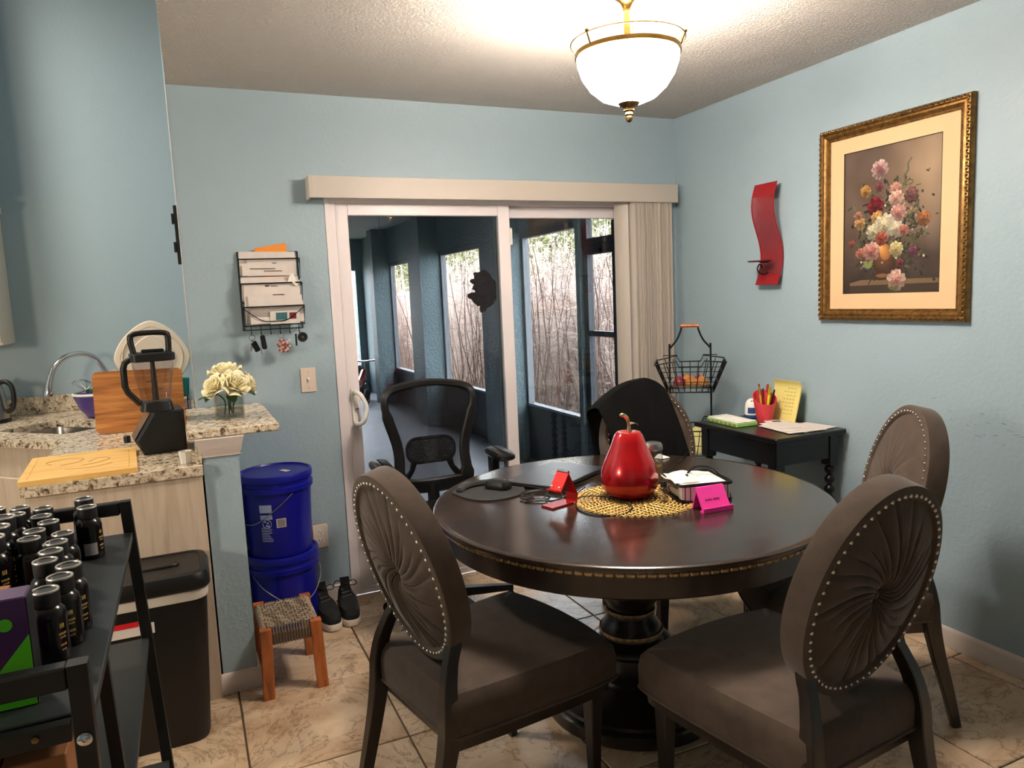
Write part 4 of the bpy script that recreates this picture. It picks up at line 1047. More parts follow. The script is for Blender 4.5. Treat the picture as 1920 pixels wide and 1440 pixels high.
for x in (-.005,.025): g.m = Matrix.Translation((x,-.0282,.135)) @ Matrix.Rotation(pi/2,4,'X'); g.lathe([(.001,.0),(.010,.0),(.010,.0008),(.001,.0008)],20)
obj('green_dots', g, M['green'], pc)
for i,(x,lb) in enumerate(((-2.955,'brown cardboard box on the middle shelf, right of its twin'),(-3.045,'brown cardboard box on the middle shelf, left of its twin'))):
    t = thing('cardboard_box', lb, 'box', (x,-2.25,.565), 0, 'boxes on the middle rack shelf')
    obj('box_body', G().b2(-.043,.043,-.09,.09,.0005,.235,.002), M['cardboard'], t, False)
    obj('box_print', G().b2(-.02,.02,-.0906,-.0901,.15,.152).b2(-.02,.0,-.0906,-.0901,.14,.142), mat('brown_ink%d'%i,(96,56,30),.8), t, False)

# ================================================================== round dining table
TX, TY, TZ = -1.32, -1.465, .757
dt = thing('dining_table', 'round espresso pedestal dining table with gold beaded edge', 'table', (TX,TY,0))
obj('tabletop', G().lathe([(.001,TZ),(.66,TZ),(.674,TZ-.0008),(.679,TZ-.004),(.680,TZ-.010),(.677,TZ-.018),(.66,TZ-.020),(.001,TZ-.020)],128,cap=False), M['dark_table'], dt)
obj('apron', G().lathe([(.652,TZ-.022),(.652,.660),(.640,.652),(.60,.652),(.60,TZ-.022)],128,cap=False), M['espresso'], dt)
g = G(); nb = 150
for k in range(nb):
    a = 2*pi*k/nb; rot = RZ(a)
    g.box((.662*cos(a),.662*sin(a),TZ-.0275),(.016,.0255,.014),.004,rot)
obj('beaded_edge', g, M['gold_rope'], dt)
obj('pedestal', G().lathe([(.15,.652),(.135,.60),(.115,.50),(.118,.455),(.122,.435),(.108,.405),(.088,.375),(.082,.36),(.080,.345),(.084,.325),(.096,.305),(.104,.29),(.108,.275),(.112,.262),(.13,.25),(.146,.235),(.148,.225),(.138,.215),(.122,.20),(.126,.17),(.124,.135),(.112,.105),(.118,.095),(.13,.09),(.2,.082),(.225,.075)],64), M['espresso'], dt)
obj('gold_ring', G().lathe([(.083,.352),(.088,.355),(.090,.348),(.086,.340),(.081,.342)],48,cap=False), M['gold_rope'], dt)
obj('gold_ring', G().lathe([(.107,.278),(.113,.282),(.115,.274),(.112,.267),(.106,.268)],48,cap=False), M['gold_rope'], dt)
obj('plinth', G().lathe([(.31,.0005),(.315,.006),(.315,.042),(.308,.05),(.295,.053),(.288,.062),(.27,.066),(.255,.074),(.2,.078),(.001,.078)],72), M['espresso'], dt)

# ================================================================== oval-back dining chairs
CA, CB, TILT, CZ = .228, .272, .25, .775
def dining_chair(label):
    t = thing('dining_chair', label, 'chair', (0,0,0), 0, 'oval-back dining chairs')
    U = Vector((-sin(TILT),0,cos(TILT))); F = Vector((cos(TILT),0,sin(TILT))); S = Vector((0,1,0)); C0 = Vector((0,0,CZ))
    P = lambda a, r, d, rb=None: C0 + S*(CA*r*cos(a)) + U*(CB*(r if rb is None else rb)*sin(a)) + F*d
    n = 72
    # upholstered rim
    secs = []
    for k in range(n):
        a = 2*pi*k/n
        secs.append([P(a,.86,-.022),P(a,.90,-.033),P(a,.965,-.034),P(a,.995,-.031),P(a,1.0,-.024),P(a,1.0,.024),P(a,.995,.031),P(a,.965,.034),P(a,.90,.033),P(a,.86,.022)])
    obj('back_rim', G().loft(secs, False, True), M['velvet'], t)
    def face(sgn, amp, dome, nn, twist, seed):
        rnd = random.Random(seed); cr = [(k+rnd.uniform(-.33,.33))/nn*2*pi for k in range(nn)]
        dp = [rnd.uniform(.45,1.1) for k in range(nn)]; ext = [rnd.uniform(.55,1.25) for k in range(nn)]
        angs = []
        for k in range(nn):
            a0 = cr[k]; a1 = cr[(k+1)%nn]+(2*pi if k == nn-1 else 0)
            angs += [(a0+(a1-a0)*t, 4*t*(1-t), dp[k]*(1-t)+dp[(k+1)%nn]*t, ext[k]*(1-t)+ext[(k+1)%nn]*t) for t in (0,.1,.3,.5,.7,.9)]
        na = len(angs); nr = 16; g = G(); vs = []; fs = []
        for j in range(nr+1):
            v = j/nr
            for a, puff, d_, e_ in angs:
                r = .025+.875*v; tw = twist*(1-v)**1.6*(.6+.4*e_)
                fade = max(0, 1-(v/e_)**3)*(.35+.65*min(1,v*3))
                d = .024+dome*(1-v**2.2)-.034*math.exp(-(v/.11)**2)-amp*d_*(1-puff**.6)*fade
                vs.append(P(a+tw, r, sgn*d))
        for j in range(nr):
            for i in range(na): fs.append((j*na+i, j*na+(i+1)%na, (j+1)*na+(i+1)%na, (j+1)*na+i))
        g.add(vs, fs); return g
    obj('pleated_back', face(-1,.013,.030,30,.75,3), M['velvet'], t, ang=80)
    obj('pleated_front', face(1,.004,.024,20,.3,5), M['velvet'], t, ang=80)
    g = G()
    for sg in (-1,1): g.ell(P(0,0,sg*(.026)), (.012,.012,.012), 10, 8)
    obj('centre_button', g, M['velvet'], t)
    for sg in (-1,1):
        g = G()
        for k in range(62):
            a = 2*pi*(k+.5)/62; g.ell(P(a,.915,sg*.034), (.0046,.0046,.0046), 8, 6)
        obj('nailhead_trim', g, M['nail'], t)
    # seat: rounded trapezoid
    def seatsec(k, z, sh=0):
        fr, rr, x0, x1 = .258, .215, -.02, .515
        ctrl = [(x0,-rr),(x0+.2,-rr-.024),(x1-.05,-fr),(x1,-fr+.045),(x1+.022,0),(x1,fr-.045),(x1-.05,fr),(x0+.2,rr+.024),(x0,rr)]
        path = smooth_path([(a,b,0) for a,b in ctrl],5)
        return [Vector((.25+(p.x-.25)*k,p.y*k,z+sh)) for p in path]
    obj('seat', G().loft([seatsec(.965,.372),seatsec(1.0,.382),seatsec(1.005,.44),seatsec(.985,.468),seatsec(.93,.483,.004),seatsec(.7,.49,.006),seatsec(.3,.493,.008)]), M['velvet'], t)
    obj('seat_piping', G().tube([Vector((p.x,p.y,.380)) for p in seatsec(1.004,.38)], .004, 6, True), M['velvet'], t)
    obj('seat_rail', G().loft([seatsec(.93,.335),seatsec(.95,.374)]), M['espresso'], t)
    for sy in (-1,1):
        # front leg
        obj('leg', G().loft([rect_sec((.452+.004*k,sy*(.205-.004*k),z),.012+.011*k,.012+.011*k) for z,k in ((.0005,0),(.19,.5),(.36,1))]), M['espresso'], t)
        # rear leg sweeping up into the back support
        path = [(-.115,.178,.0005,.013),(-.085,.185,.12,.016),(-.045,.192,.26,.019),(-.022,.196,.36,.022),(-.016,.196,.43,.022),(-.008,.186,.50,.018),(.012,.17,.56,.016),(.030,.158,.60,.017),(.026,.150,.645,.017)]
        sm = smooth_path([(x,y*sy,z) for x,y,z,_ in path],4); rs = []
        for i in range(len(path)-1):
            for j in range(4): rs.append(path[i][3]+(path[i+1][3]-path[i][3])*j/4)
        rs.append(path[-1][3])
        secs = []
        for i,p in enumerate(sm):
            tdir = (sm[min(i+1,len(sm)-1)]-sm[max(i-1,0)]).normalized(); ub = Vector((0,1,0)); ua = ub.cross(tdir).normalized()
            secs.append(rect_sec(p, rs[i]*1.05, rs[i]*.95, ua, ub))
        obj('rear_leg', G().loft(secs), M['espresso'], t)
    return t
C1 = dining_chair('oval-back velvet dining chair at the left of the table, pleated back to the camera')
def setchair(t, fx, fy, yaw, face):
    # fx, fy: centre of the nail ring on the rear (-1) or front (+1) face of the oval back
    F = Vector((cos(yaw), sin(yaw), 0)); p = Vector((fx, fy, 0)) - F*(face*.034)
    t.location = p; t.rotation_euler = (0,0,yaw)
C2 = dup(C1,'oval-back velvet dining chair in the right foreground, pleated back to the camera')
C3 = dup(C1,'oval-back velvet dining chair by the right wall, its front facing the table')
C4 = dup(C1,'oval-back velvet dining chair behind the table with a black jacket on it')
setchair(C1,-2.228,-1.759,.21,-1); setchair(C2,-1.32,-2.48,1.665,-1); setchair(C3,-.527,-1.877,2.63,1); setchair(C4,-.815,-.885,-1.66,1)
# jacket over chair 4 (same local frame as the chair)
def jacket():
    g = G()
    U = Vector((-sin(TILT),0,cos(TILT))); F = Vector((cos(TILT),0,sin(TILT))); C0 = Vector((0,0,CZ))
    def fn(u, v):
        ytop = -.25+.35*u; ybot = -.165+.345*u
        top = CB+.014-.115*((.72-u)/.72)**2 if u < .72 else CB+.014-.06*((u-.72)/.28)**2
        f = .007*sin(10*u+2*v)+.006*sin(21*u)
        if v < .62:
            k = v/.62; q = -.26+(top+.26)*k; d = .066+.010*sin(pi*k)+f*(1-.6*k)
            yy = ybot+(ytop-ybot)*k**1.6
        elif v < .72:
            k = (v-.62)/.10; q = top+.014*sin(pi*k); d = .066*cos(pi*k); yy = ytop
        else:
            k = (v-.72)/.28; q = top-.30*k; d = -.066-f; yy = ytop*(1-.1*k)
        return C0+Vector((0,yy,0))+U*q+F*d
    g.slab(fn, 26, 40, (0,0,.003)); return g
jk = solo('black_jacket', jacket(), M['black_cloth'], 'black jacket draped over the chair behind the table', 'jacket', C4.location.copy(), -1.66)

# ================================================================== office chair
oc = thing('office_chair', 'black mesh-back office chair with arms between table and door', 'office chair', (-1.665,-.47,0), -pi/2-.06)
# local +x faces the table
BK = lambda y, z: Vector((-.205-.10*(z-.60)+.06*((z-.60)/.5)**2*0, y, z))
outline = [(-.155,.60),(-.165,.66),(-.160,.72),(-.168,.80),(-.198,.905),(-.215,.98),(-.208,1.03),(-.17,1.056),(-.09,1.07),(0,1.075),(.09,1.07),(.17,1.056),(.208,1.03),(.215,.98),(.198,.905),(.168,.80),(.160,.72),(.165,.66),(.155,.60),(.08,.585),(0,.58),(-.08,.585)]
bo_ = [BK(y,z)+Vector((-.05*(abs(y)/.2)**2*-1,0,0)) for y,z in outline]
bo_s = smooth_path(bo_+[bo_[0]],3)[:-1]
secs = []
for i,p in enumerate(bo_s):
    tdir = (bo_s[(i+1)%len(bo_s)]-bo_s[i-1]).normalized(); ua = Vector((1,0,0)); ub = tdir.cross(ua).normalized(); ua = ub.cross(tdir)
    wd = .034 if p.z < .66 else .024 if p.z < .95 else .017
    secs.append(rect_sec(p, .016, wd, ua, ub, .5))
obj('back_frame', G().loft(secs, False, True), M['black_plastic'], oc)
cen = Vector((-.235,0,.84)); me_ = G(); n_ = len(bo_s); me_.add(list(bo_s)+[p.lerp(Vector((p.x,0,.84)),.5) for p in bo_s]+[cen], [(i,(i+1)%n_,n_+(i+1)%n_,n_+i) for i in range(n_)]+[(n_+i,n_+(i+1)%n_,2*n_) for i in range(n_)])
obj('mesh_back', me_, M['mesh'], oc)
# lumbar pad lattice
g = G()
lp = [(y,z+.755) for y,z in rrect(.235,.115,.05,6)]
g.tube([BK(y,z)+Vector((.012,0,0)) for y,z in lp], .008, 6, True)
def inside(y,z): 
    dy = max(abs(y)-.0675,0); dz = max(abs(z-.755)-.0075,0); return (dy*dy+dz*dz) < .05**2
for s in (-1,1):
    for k in range(-16,17):
        c = k*.0135; pts = []
        for j in range(61):
            y = -.12+.24*j/60; z = .755+s*y+c
            if inside(y,z): pts.append((y,z))
        if len(pts) > 2: g.tube([BK(*pts[0])+Vector((.012,0,0)), BK(*pts[-1])+Vector((.012,0,0))], .0036, 4)
obj('lumbar_support', g, M['black_plastic'], oc)
g = G()
for s in (-1,1): g.tube([BK(s*.085,.705)+Vector((.008,0,0)), BK(s*.10,.66)+Vector((.006,0,0)), BK(s*.135,.615)],[.016,.013,.016],8)
g.tube([BK(0,.59), Vector((-.2,0,.50)), Vector((-.12,0,.43)), Vector((0,0,.42))],[.03,.03,.03,.03],8)
obj('back_bracket', g, M['black_plastic'], oc)
obj('seat_cushion', G().loft([[Vector((x+.02,y,z)) for x,y in rrect(.47*k,.49*k,.09,5)] for k,z in ((.94,.435),(1,.45),(1,.485),(.96,.505),(.7,.512))]), M['black_cloth'], oc)
for s in (-1,1):
    g = G().tube(smooth_path([(.0,s*.2,.43),(-.02,s*.24,.44),(-.04,s*.262,.50),(-.05,s*.265,.60),(-.05,s*.265,.665)],4),.019,8)
    g.b2(-.09,-.03,s*.265-.02,s*.265+.02,.60,.725,.006)
    a_ = obj('armrest', g, M['black_plastic'], oc)
    obj('arm_pad', G().loft([[Vector((x-.005,y+s*.278,z)) for x,y in rrect(.25*k,.085*k,.04,5)] for k,z in ((.9,.725),(1,.733),(1,.748),(.85,.758))]), M['black_plastic'], a_)
obj('gas_lift', G().cyl((0,0,.10),(0,0,.30),.028,n=16).cyl((0,0,.28),(0,0,.43),.018,n=14).box((0,0,.425),(.22,.2,.03),.006), M['black_plastic'], oc)
for k in range(5):
    a = 2*pi*k/5+.32; d_ = Vector((cos(a),sin(a),0)); s_ = Vector((-sin(a),cos(a),0))
    lg = obj('base_leg', G().loft([rect_sec(Vector((0,0,.115))+d_*.02,.024,.022,s_,Vector((0,0,1))), rect_sec(Vector((0,0,.085))+d_*.31,.014,.014,s_,Vector((0,0,1)))]), M['black_plastic'], oc)
    c = d_*.305; g = G().cyl(Vector((c.x,c.y,.06)),Vector((c.x,c.y,.085)),.008,n=8)
    for sg in (-1,1): g.cyl(c+s_*sg*.006+Vector((0,0,.0285)), c+s_*sg*.026+Vector((0,0,.0285)), .028, n=18)
    obj('caster', g, M['black_gloss'], lg)

# ================================================================== things on the dining table
Z = TZ
lt = thing('laptop', 'closed dark grey laptop on the far left of the table', 'laptop', (-1.417,-1.108,Z), radians(31.5))
obj('base_shell', G().b2(-.175,.175,-.118,.118,.003,.014,.003), M['black_plastic'], lt, False)
obj('lid_shell', G().b2(-.177,.177,-.12,.12,.0145,.021,.003), mat('dark_grey_aluminium',(58,58,64),.3,.5), lt, False)
obj('lid_emblem', G().b2(-.02,.02,.0,.003,.0211,.0214).b2(.0,.05,.02,.022,.0211,.0214), M['steel'], lt, False)
obj('rubber_foot', G().b2(-.15,.15,-.1,-.09,.0003,.003).b2(-.15,.15,.09,.10,.0003,.003), M['black_plastic'], lt, False)
mp_ = solo('mouse_pad', G(), M['felt'], 'dark grey mouse pad with raised wrist rest at the left table edge', 'mouse pad', (-1.715,-1.135,Z), .15) if False else None
pad = [(-.125,.055),(-.10,-.065),(-.035,-.125),(.075,-.11),(.13,-.03),(.125,.05),(.04,.105),(-.06,.10)]
pdp = [(p.x,p.y) for p in smooth_path([(x,y,0) for x,y in pad+[pad[0]]],4)[:-1]]
mp_ = thing('mouse_pad', 'dark grey mouse pad with raised wrist rest at the left table edge', 'mouse pad', (-1.715,-1.145,Z), 0)
obj('pad_base', G().prism(pdp,.0005,.005), M['felt'], mp_)
obj('wrist_rest', G().tube(smooth_path([(-.105,.035,.008),(-.07,.07,.012),(-.02,.088,.013),(.05,.085,.010)],5),[.006]+[.014]*14+[.007],8), M['felt'], mp_)
ms = thing('computer_mouse', 'black computer mouse on the mouse pad', 'mouse', (-1.672,-1.135,Z+.0052), -.95)
obj('shell', G().loft([[Vector((x,y,z)) for x,y in rrect(.105*k,.06*k2,.027*k2,5)] for k,k2,z in ((.96,.95,.001),(1,1,.008),(.97,.95,.02),(.85,.8,.030),(.6,.5,.0345),(.3,.2,.035))]), M['black_plastic'], ms)
obj('scroll_wheel', G().cyl((.028,-.004,.028),(.028,.004,.028),.008,n=12), M['steel'], ms)
rs_ = thing('red_phone_stand', 'red folding metal phone stand in front of the laptop', 'phone stand', (-1.555,-1.425,Z), .28)
def plate(p0,p1,w_,t): # slab between two points, width along y
    p0 = Vector(p0); p1 = Vector(p1); d = (p1-p0).normalized(); nrm = Vector((0,1,0)).cross(d).normalized()*t/2
    return [[p0+nrm+Vector((0,-w_,0)),p0+nrm+Vector((0,w_,0)),p0-nrm+Vector((0,w_,0)),p0-nrm+Vector((0,-w_,0))],[p1+nrm+Vector((0,-w_,0)),p1+nrm+Vector((0,w_,0)),p1-nrm+Vector((0,w_,0)),p1-nrm+Vector((0,-w_,0))]]
obj('foot_plate', G().loft(plate((-.075,0,.003),(.04,0,.003),.028,.005)), M['red_metal'], rs_, False)
obj('support_arm', G().loft(plate((.04,0,.004),(.045,0,.03),.026,.005)).loft(plate((.045,0,.03),(.005,0,.112),.024,.005)), M['red_metal'], rs_, False)
ck = obj('cradle', G().loft(plate((.008,0,.112),(-.035,0,.05),.028,.005)).loft(plate((-.035,0,.05),(-.052,0,.058),.026,.006)), M['red_metal'], rs_, False)
obj('hinge', G().cyl((.006,-.026,.112),(.006,.026,.112),.005,n=10), M['chrome'], rs_)
for sy_ in (-1,1): obj('rubber_pad', G().box((-.030,.018*sy_,.062),(.004,.008,.012),0,RY(-.6)), M['rubber_white'], rs_, False)
g = G()
def cableloop(pts, r=.0026): g.tube(smooth_path([(x,y,Z+.003+z) for x,y,z in pts],6), r, 5)
cableloop([(-1.645,-1.245,.0),(-1.60,-1.29,.004),(-1.66,-1.34,.0),(-1.60,-1.36,.006),(-1.55,-1.30,.012),(-1.61,-1.27,.010),(-1.66,-1.31,.004),(-1.58,-1.39,.002),(-1.50,-1.36,.006),(-1.48,-1.28,.004),(-1.36,-1.24,0)])
cableloop([(-1.63,-1.23,.002),(-1.53,-1.27,.012),(-1.57,-1.33,.008),(-1.51,-1.40,.003),(-1.47,-1.36,.004),(-1.44,-1.32,.002),(-1.38,-1.27,.001)])
solo('usb_cable_tangle', g, M['black_plastic'], 'tangle of thin black cables between mouse and red stand', 'cable')
g = G(); cableloop([(-1.50,-1.42,.002),(-1.55,-1.52,.0),(-1.53,-1.61,.0),(-1.46,-1.645,.0),(-1.40,-1.615,.004),(-1.39,-1.56,.008),(-1.415,-1.47,.010),(-1.47,-1.42,.008),(-1.50,-1.42,.002)])
solo('charging_cable', g, M['black_plastic'], 'looped black charging cable lying over the gold placemat', 'cable')
g = G(); g.tube(smooth_path([(-1.08,-1.40,Z+.003),(-.98,-1.25,Z+.003),(-.82,-1.12,Z+.003),(-.74,-1.04,Z+.002),(-.70,-.99,Z-.06)],5),.0018,5)
solo('power_cord', g, M['black_plastic'], 'thin black cord running to the far right table edge', 'cable')
# placemat
def placemat():
    g = G(); R0 = .20
    for ring_ in range(13):
        r = .02+.0145*ring_; n = max(8,int(2*pi*r/.012))
        for k in range(n):
            a = 2*pi*(k+.5*(ring_%2))/n; c = Vector((r*cos(a), r*sin(a), .0025)); g.ell(c,(.0092,.0042,.0026),6,4,RZ(a+(.75 if (k+ring_)%2 else -.75)))
    n = 60
    for k in range(n):
        a = 2*pi*k/n; g.tube([(.203*cos(a)+.009*cos(b)*cos(a)-.007*sin(b)*sin(a), .203*sin(a)+.009*cos(b)*sin(a)+.007*sin(b)*cos(a), .0026) for b in [2*pi*q/8 for q in range(8)]],.0014,4,True)
    return g
pm_ = thing('placemat', 'round gold woven placemat under the red pear', 'placemat', (-1.325,-1.515,Z), 0)
obj('woven_scrolls', placemat(), M['gold_mat'], pm_)
# red pear
pr = thing('red_pear', 'glossy metallic red decorative pear with gold stem', 'ornament', (-1.322,-1.482,Z+.005)); pr.scale = (1.1,1.1,1.1)
obj('pear_body', G().lathe([(.02,.004),(.05,.0),(.072,.008),(.086,.03),(.0905,.055),(.088,.085),(.078,.115),(.064,.145),(.053,.172),(.045,.195),(.037,.206),(.022,.209),(.008,.203)],56), M['red_gloss'], pr)
obj('stem', G().tube(smooth_path([(0,0,.20),(.003,0,.225),(-.004,0,.25),(-.022,-.004,.262)],5),[.006]*5+[.005]*5+[.0065]*6,8).ell((-.024,-.004,.262),(.009,.008,.007),8,6), mat('pale_gold',(206,180,140),.2,.9), pr)
obj('leaf', G().slab(lambda u,v: (.004+.035*v, (u-.5)*.03*sin(pi*min(1,v+.08)), .228+.022*v-.03*v*v),4,6,(0,0,.0015)), mat('pale_gold_leaf',(196,176,140),.25,.8), pr)
# sugar shaker
sh = thing('glass_shaker', 'ribbed glass shaker with steel lid behind the red pear', 'shaker', (-1.138,-1.36,Z)); sh.scale = (1.1,1.1,1.12)
def ribbed():
    g = G(); secs = []
    for r,z in ((.030,.0005),(.033,.004),(.033,.07),(.032,.10),(.029,.112)):
        secs.append([Vector(((r+.0009*cos(16*2*pi*j/64))*cos(2*pi*j/64),(r+.0009*cos(16*2*pi*j/64))*sin(2*pi*j/64),z)) for j in range(64)])
    return g.loft(secs, False)
obj('jar', ribbed(), M['jar_glass'], sh); obj('contents', G().lathe([(.029,.004),(.0305,.008),(.0305,.058),(.02,.062),(.001,.060)],24), M['salt'], sh)
obj('lid', G().lathe([(.031,.110),(.0335,.112),(.0335,.124),(.028,.134),(.014,.138),(.001,.138)],28), M['steel'], sh)
sb = thing('sanitiser_bottle', 'tiny clear bottle with black cap beside the red pear', 'bottle', (-1.262,-1.598,Z+.004))
obj('bottle', G().lathe([(.013,.0005),(.0145,.003),(.0145,.042),(.0125,.048),(.008,.05)],18), M['clear'], sb); obj('cap', G().lathe([(.0105,.05),(.011,.052),(.011,.068),(.0095,.07)],16), M['black_plastic'], sb)
g = G()
for k in range(7): g.grid(lambda u,v,k=k: (.0148*cos(-2.1+.9*u), .0148*sin(-2.1+.9*u), .010+.0042*k+.0022*v),4,1)
obj('label_print', g, M['ink'], sb, False)
# napkin holder
nh = thing('napkin_holder', 'black wire napkin holder with weighted arm', 'napkin holder', (-1.12,-1.585,Z), radians(-15))
g = G(); w_ = .092
for z,r in ((.006,.0035),(.062,.0055)): g.tube([(x,y,z) for x,y in rrect(2*w_,2*w_,.012,3)],r,6,True)
for k in range(9):
    x = -.075+.01875*k; 
    for y in (-w_,w_): g.cyl((x,y,.006),(x,y,.062),.0017,n=5)
    if k in (0,2,4,6,8): g.cyl((x,-w_,.006),(x,w_,.006),.0018,n=5)
for s in (-1,1):
    g.tube(smooth_path([(s*w_,-.07,.006),(s*w_,-.07,.02),(s*w_,.0,.022),(s*w_,.01,.04),(s*w_,-.06,.045)],4),.0017,5)
    g.tube([(s*w_,-.07,.05),(s*w_,.05,.05),(s*w_,.05,.012)],.0017,5)
obj('wire_basket', g, M['wire'], nh)
g = G()
for dy_ in (0,.02): g.tube(smooth_path([(w_-.002,.01+dy_,.064),(.055,.0+dy_,.092),(.0,-.02+dy_*.7,.104),(-.035,-.034+dy_*.3,.096),(-.05,-.04,.083)],5),.0026,6)
g.ell((-.05,-.042,.080),.010,10,8)
obj('weighted_arm', g, M['wire'], nh)
nk = thing('paper_napkins', 'stack of white paper napkins in the wire holder', 'napkins', (-1.12,-1.585,Z+.0085), radians(-15))
obj('napkin_stack', G().slab(lambda u,v: ((u-.5)*.17,(v-.5)*.17,.053+.012*sin(pi*u)*sin(pi*v)+.004*sin(9*u+2)),8,8,(0,0,-.052)), M['white_plastic'], nk)
obj('folded_napkin', G().slab(lambda u,v: (-.05+(u-.5)*.10,(v-.5)*.13,.058+.026*sin(pi*u)*sin(pi*v)**.5+.005*sin(6*v)),10,8,(0,0,-.003)), M['white_plastic'], nk)
# pink stand
pk = thing('pink_phone_stand', 'hot pink plastic phone stand in front of the napkin holder', 'phone stand', (-1.178,-1.748,Z), radians(-4))
g = G().loft([[Vector((x,y,z)) for y,z in ((-.022,.008),(.020,.074),(.026,.074),(-.014,.008))] for x in (-.052,.052)])
g.loft([[Vector((x,y,z)) for y,z in ((-.030,.0005),(-.030,.016),(-.026,.016),(-.024,.007),(-.01,.007),(-.01,.0005))] for x in (-.056,.056)])
g.loft([[Vector((x,y,z)) for y,z in ((.022,.072),(.044,.0005),(.040,.0005),(.018,.070))] for x in (-.05,.05)])
obj('stand_body', g, M['pink'], pk, False)
def text_mesh(body, size, name='lettering', ext=.0003):
    cu = bpy.data.curves.new(name, 'FONT'); cu.body = body; cu.size = size; cu.extrude = ext; cu.align_x = 'CENTER'; cu.align_y = 'CENTER'
    o = bpy.data.objects.new(name, cu); COL.objects.link(o); me = bpy.data.meshes.new_from_object(o); bpy.data.objects.remove(o); me.name = name; return me
tx = obj('lettering', text_mesh('hello kitty', .0135), mat('dark_pink_ink',(110,20,70),.5), pk); a_ = atan2(.066,.042)
tx.location = (-.006,-.0045,.0365); tx.rotation_euler = (a_,0,0)
ax_ = Vector((0,.042,.066)).normalized(); nn_ = Vector((0,-.066,.042)).normalized(); tx.location = Vector((-.006,-.022,.008))+ax_*.034+nn_*.0006
solo('folded_paper', G().slab(lambda u,v: (-.905+.05*u,-1.075+.04*v,Z+.004+.014*sin(pi*u)*v+.002*sin(5*v)),6,6,(0,0,-.002)), M['white_plastic'], 'crumpled white paper at the far table edge by the jacket', 'paper')

# ================================================================== side table by the right wall
STZ = .815
sx0, sx1, sy0, sy1 = -.435, -.02, -1.25, -.70
stb = thing('side_table', 'black side table with turned bobbin legs against the right wall', 'table', (0,0,0))
obj('table_top', G().b2(sx0,sx1,sy0,sy1,STZ-.022,STZ,.004), M['black_paint'], stb, False)
obj('apron', G().b2(sx0+.03,sx1-.03,sy0+.03,sy0+.045,STZ-.13,STZ-.022).b2(sx0+.03,sx1-.03,sy1-.045,sy1-.03,STZ-.13,STZ-.022).b2(sx0+.03,sx0+.045,sy0+.045,sy1-.045,STZ-.13,STZ-.022).b2(sx1-.045,sx1-.03,sy0+.045,sy1-.045,STZ-.13,STZ-.022), M['black_paint'], stb, False)
lp_ = [(.014,.0005),(.018,.02),(.012,.05)]
z = .05
while z < STZ-.20:
    lp_ += [(.012,z+.004),(.021,z+.014),(.0235,z+.024),(.021,z+.034),(.012,z+.044)]; z += .046
lp_ += [(.013,STZ-.165)]
for x in (sx0+.05,sx1-.05):
    for y in (sy0+.05,sy1-.05):
        obj('leg', G().lathe(lp_,18,(x,y,0)).b2(x-.026,x+.026,y-.026,y+.026,STZ-.165,STZ-.022,.003), M['black_paint'], stb)
po = thing('pill_organiser', 'pale green and white weekly pill organiser on the side table', 'pill box', (-.315,-.835,STZ), radians(-3))
obj('tray', G().b2(-.06,.06,-.115,.115,.0005,.018,.002), M['green_pill'], po, False)
lm = mesh_of('lid', G().b2(-.026,.026,-.0145,.0145,0,.006,.002), False); lm.materials.append(M['white_plastic'])
for i in range(2):
    for j in range(7):
        o = bpy.data.objects.new('lid', lm); COL.objects.link(o); o.parent = po; o.location = (-.029+.058*i, -.0975+.0325*j, .0183)
cm = mesh_of('compartment', G().b2(-.001,.001,-.011,.011,.003,.015), False); cm.materials.append(M['olive'])
for j in range(7):
    o = bpy.data.objects.new('compartment', cm); COL.objects.link(o); o.parent = po; o.location = (-.0605, -.0975+.0325*j, 0)
af = thing('air_freshener', 'white domed air freshener with blue label on the side table', 'air freshener', (-.125,-.765,STZ))
obj('dome', G().lathe([(.037,.014),(.036,.05),(.033,.07),(.024,.086),(.012,.093),(.001,.094)],28), M['white_plastic'], af)
obj('base', G().lathe([(.038,.0005),(.039,.004),(.039,.014),(.036,.0145)],28), M['blue_label'], af)
g = G(); g.grid(lambda u,v: (.0372*cos(-2.9+1.0*u), .0372*sin(-2.9+1.0*u), .022+.03*v),6,1); obj('label', g, M['blue_label'], af, False)
g = G()
for k in range(5): g.ell((.026*cos(-2.4+.35*k),.026*sin(-2.4+.35*k),.083),.0035,6,4)
obj('vent', g, M['ink'], af)
cp = thing('pen_cup', 'coral red cup with slanted rim full of pens on the side table', 'cup', (-.17,-.90,STZ), 0)
def pencup():
    g = G(); n = 36; secs = []
    for k,(rr) in ((0,.034),(.5,.045),(1,.056)):
        secs.append([Vector((rr*cos(2*pi*j/n), rr*sin(2*pi*j/n), .0005+k*(.118+.028*sin(2*pi*j/n)+.012*cos(2*pi*j/n)))) for j in range(n)])
    ins = [[Vector((p.x*.93,p.y*.93,p.z)) for p in s] for s in secs]; ins[0] = [p+Vector((0,0,.006)) for p in ins[0]]
    g.loft(secs+ins[::-1]); return g
obj('cup_shell', pencup(), M['coral'], cp)
pens = [(.0,.03,.18,(200,30,40),'red pen'),(.02,.0,.165,(30,26,28),'black pen'),(-.015,-.01,.165,(120,24,40),'maroon pen'),(.025,-.02,.155,(60,40,36),'dark brown pen'),(-.01,.015,.17,(214,190,60),'thin yellow pencil'),(.0,-.028,.175,(232,226,30),'fluorescent yellow highlighter'),(.03,.02,.175,(214,60,60),'bright red marker')]
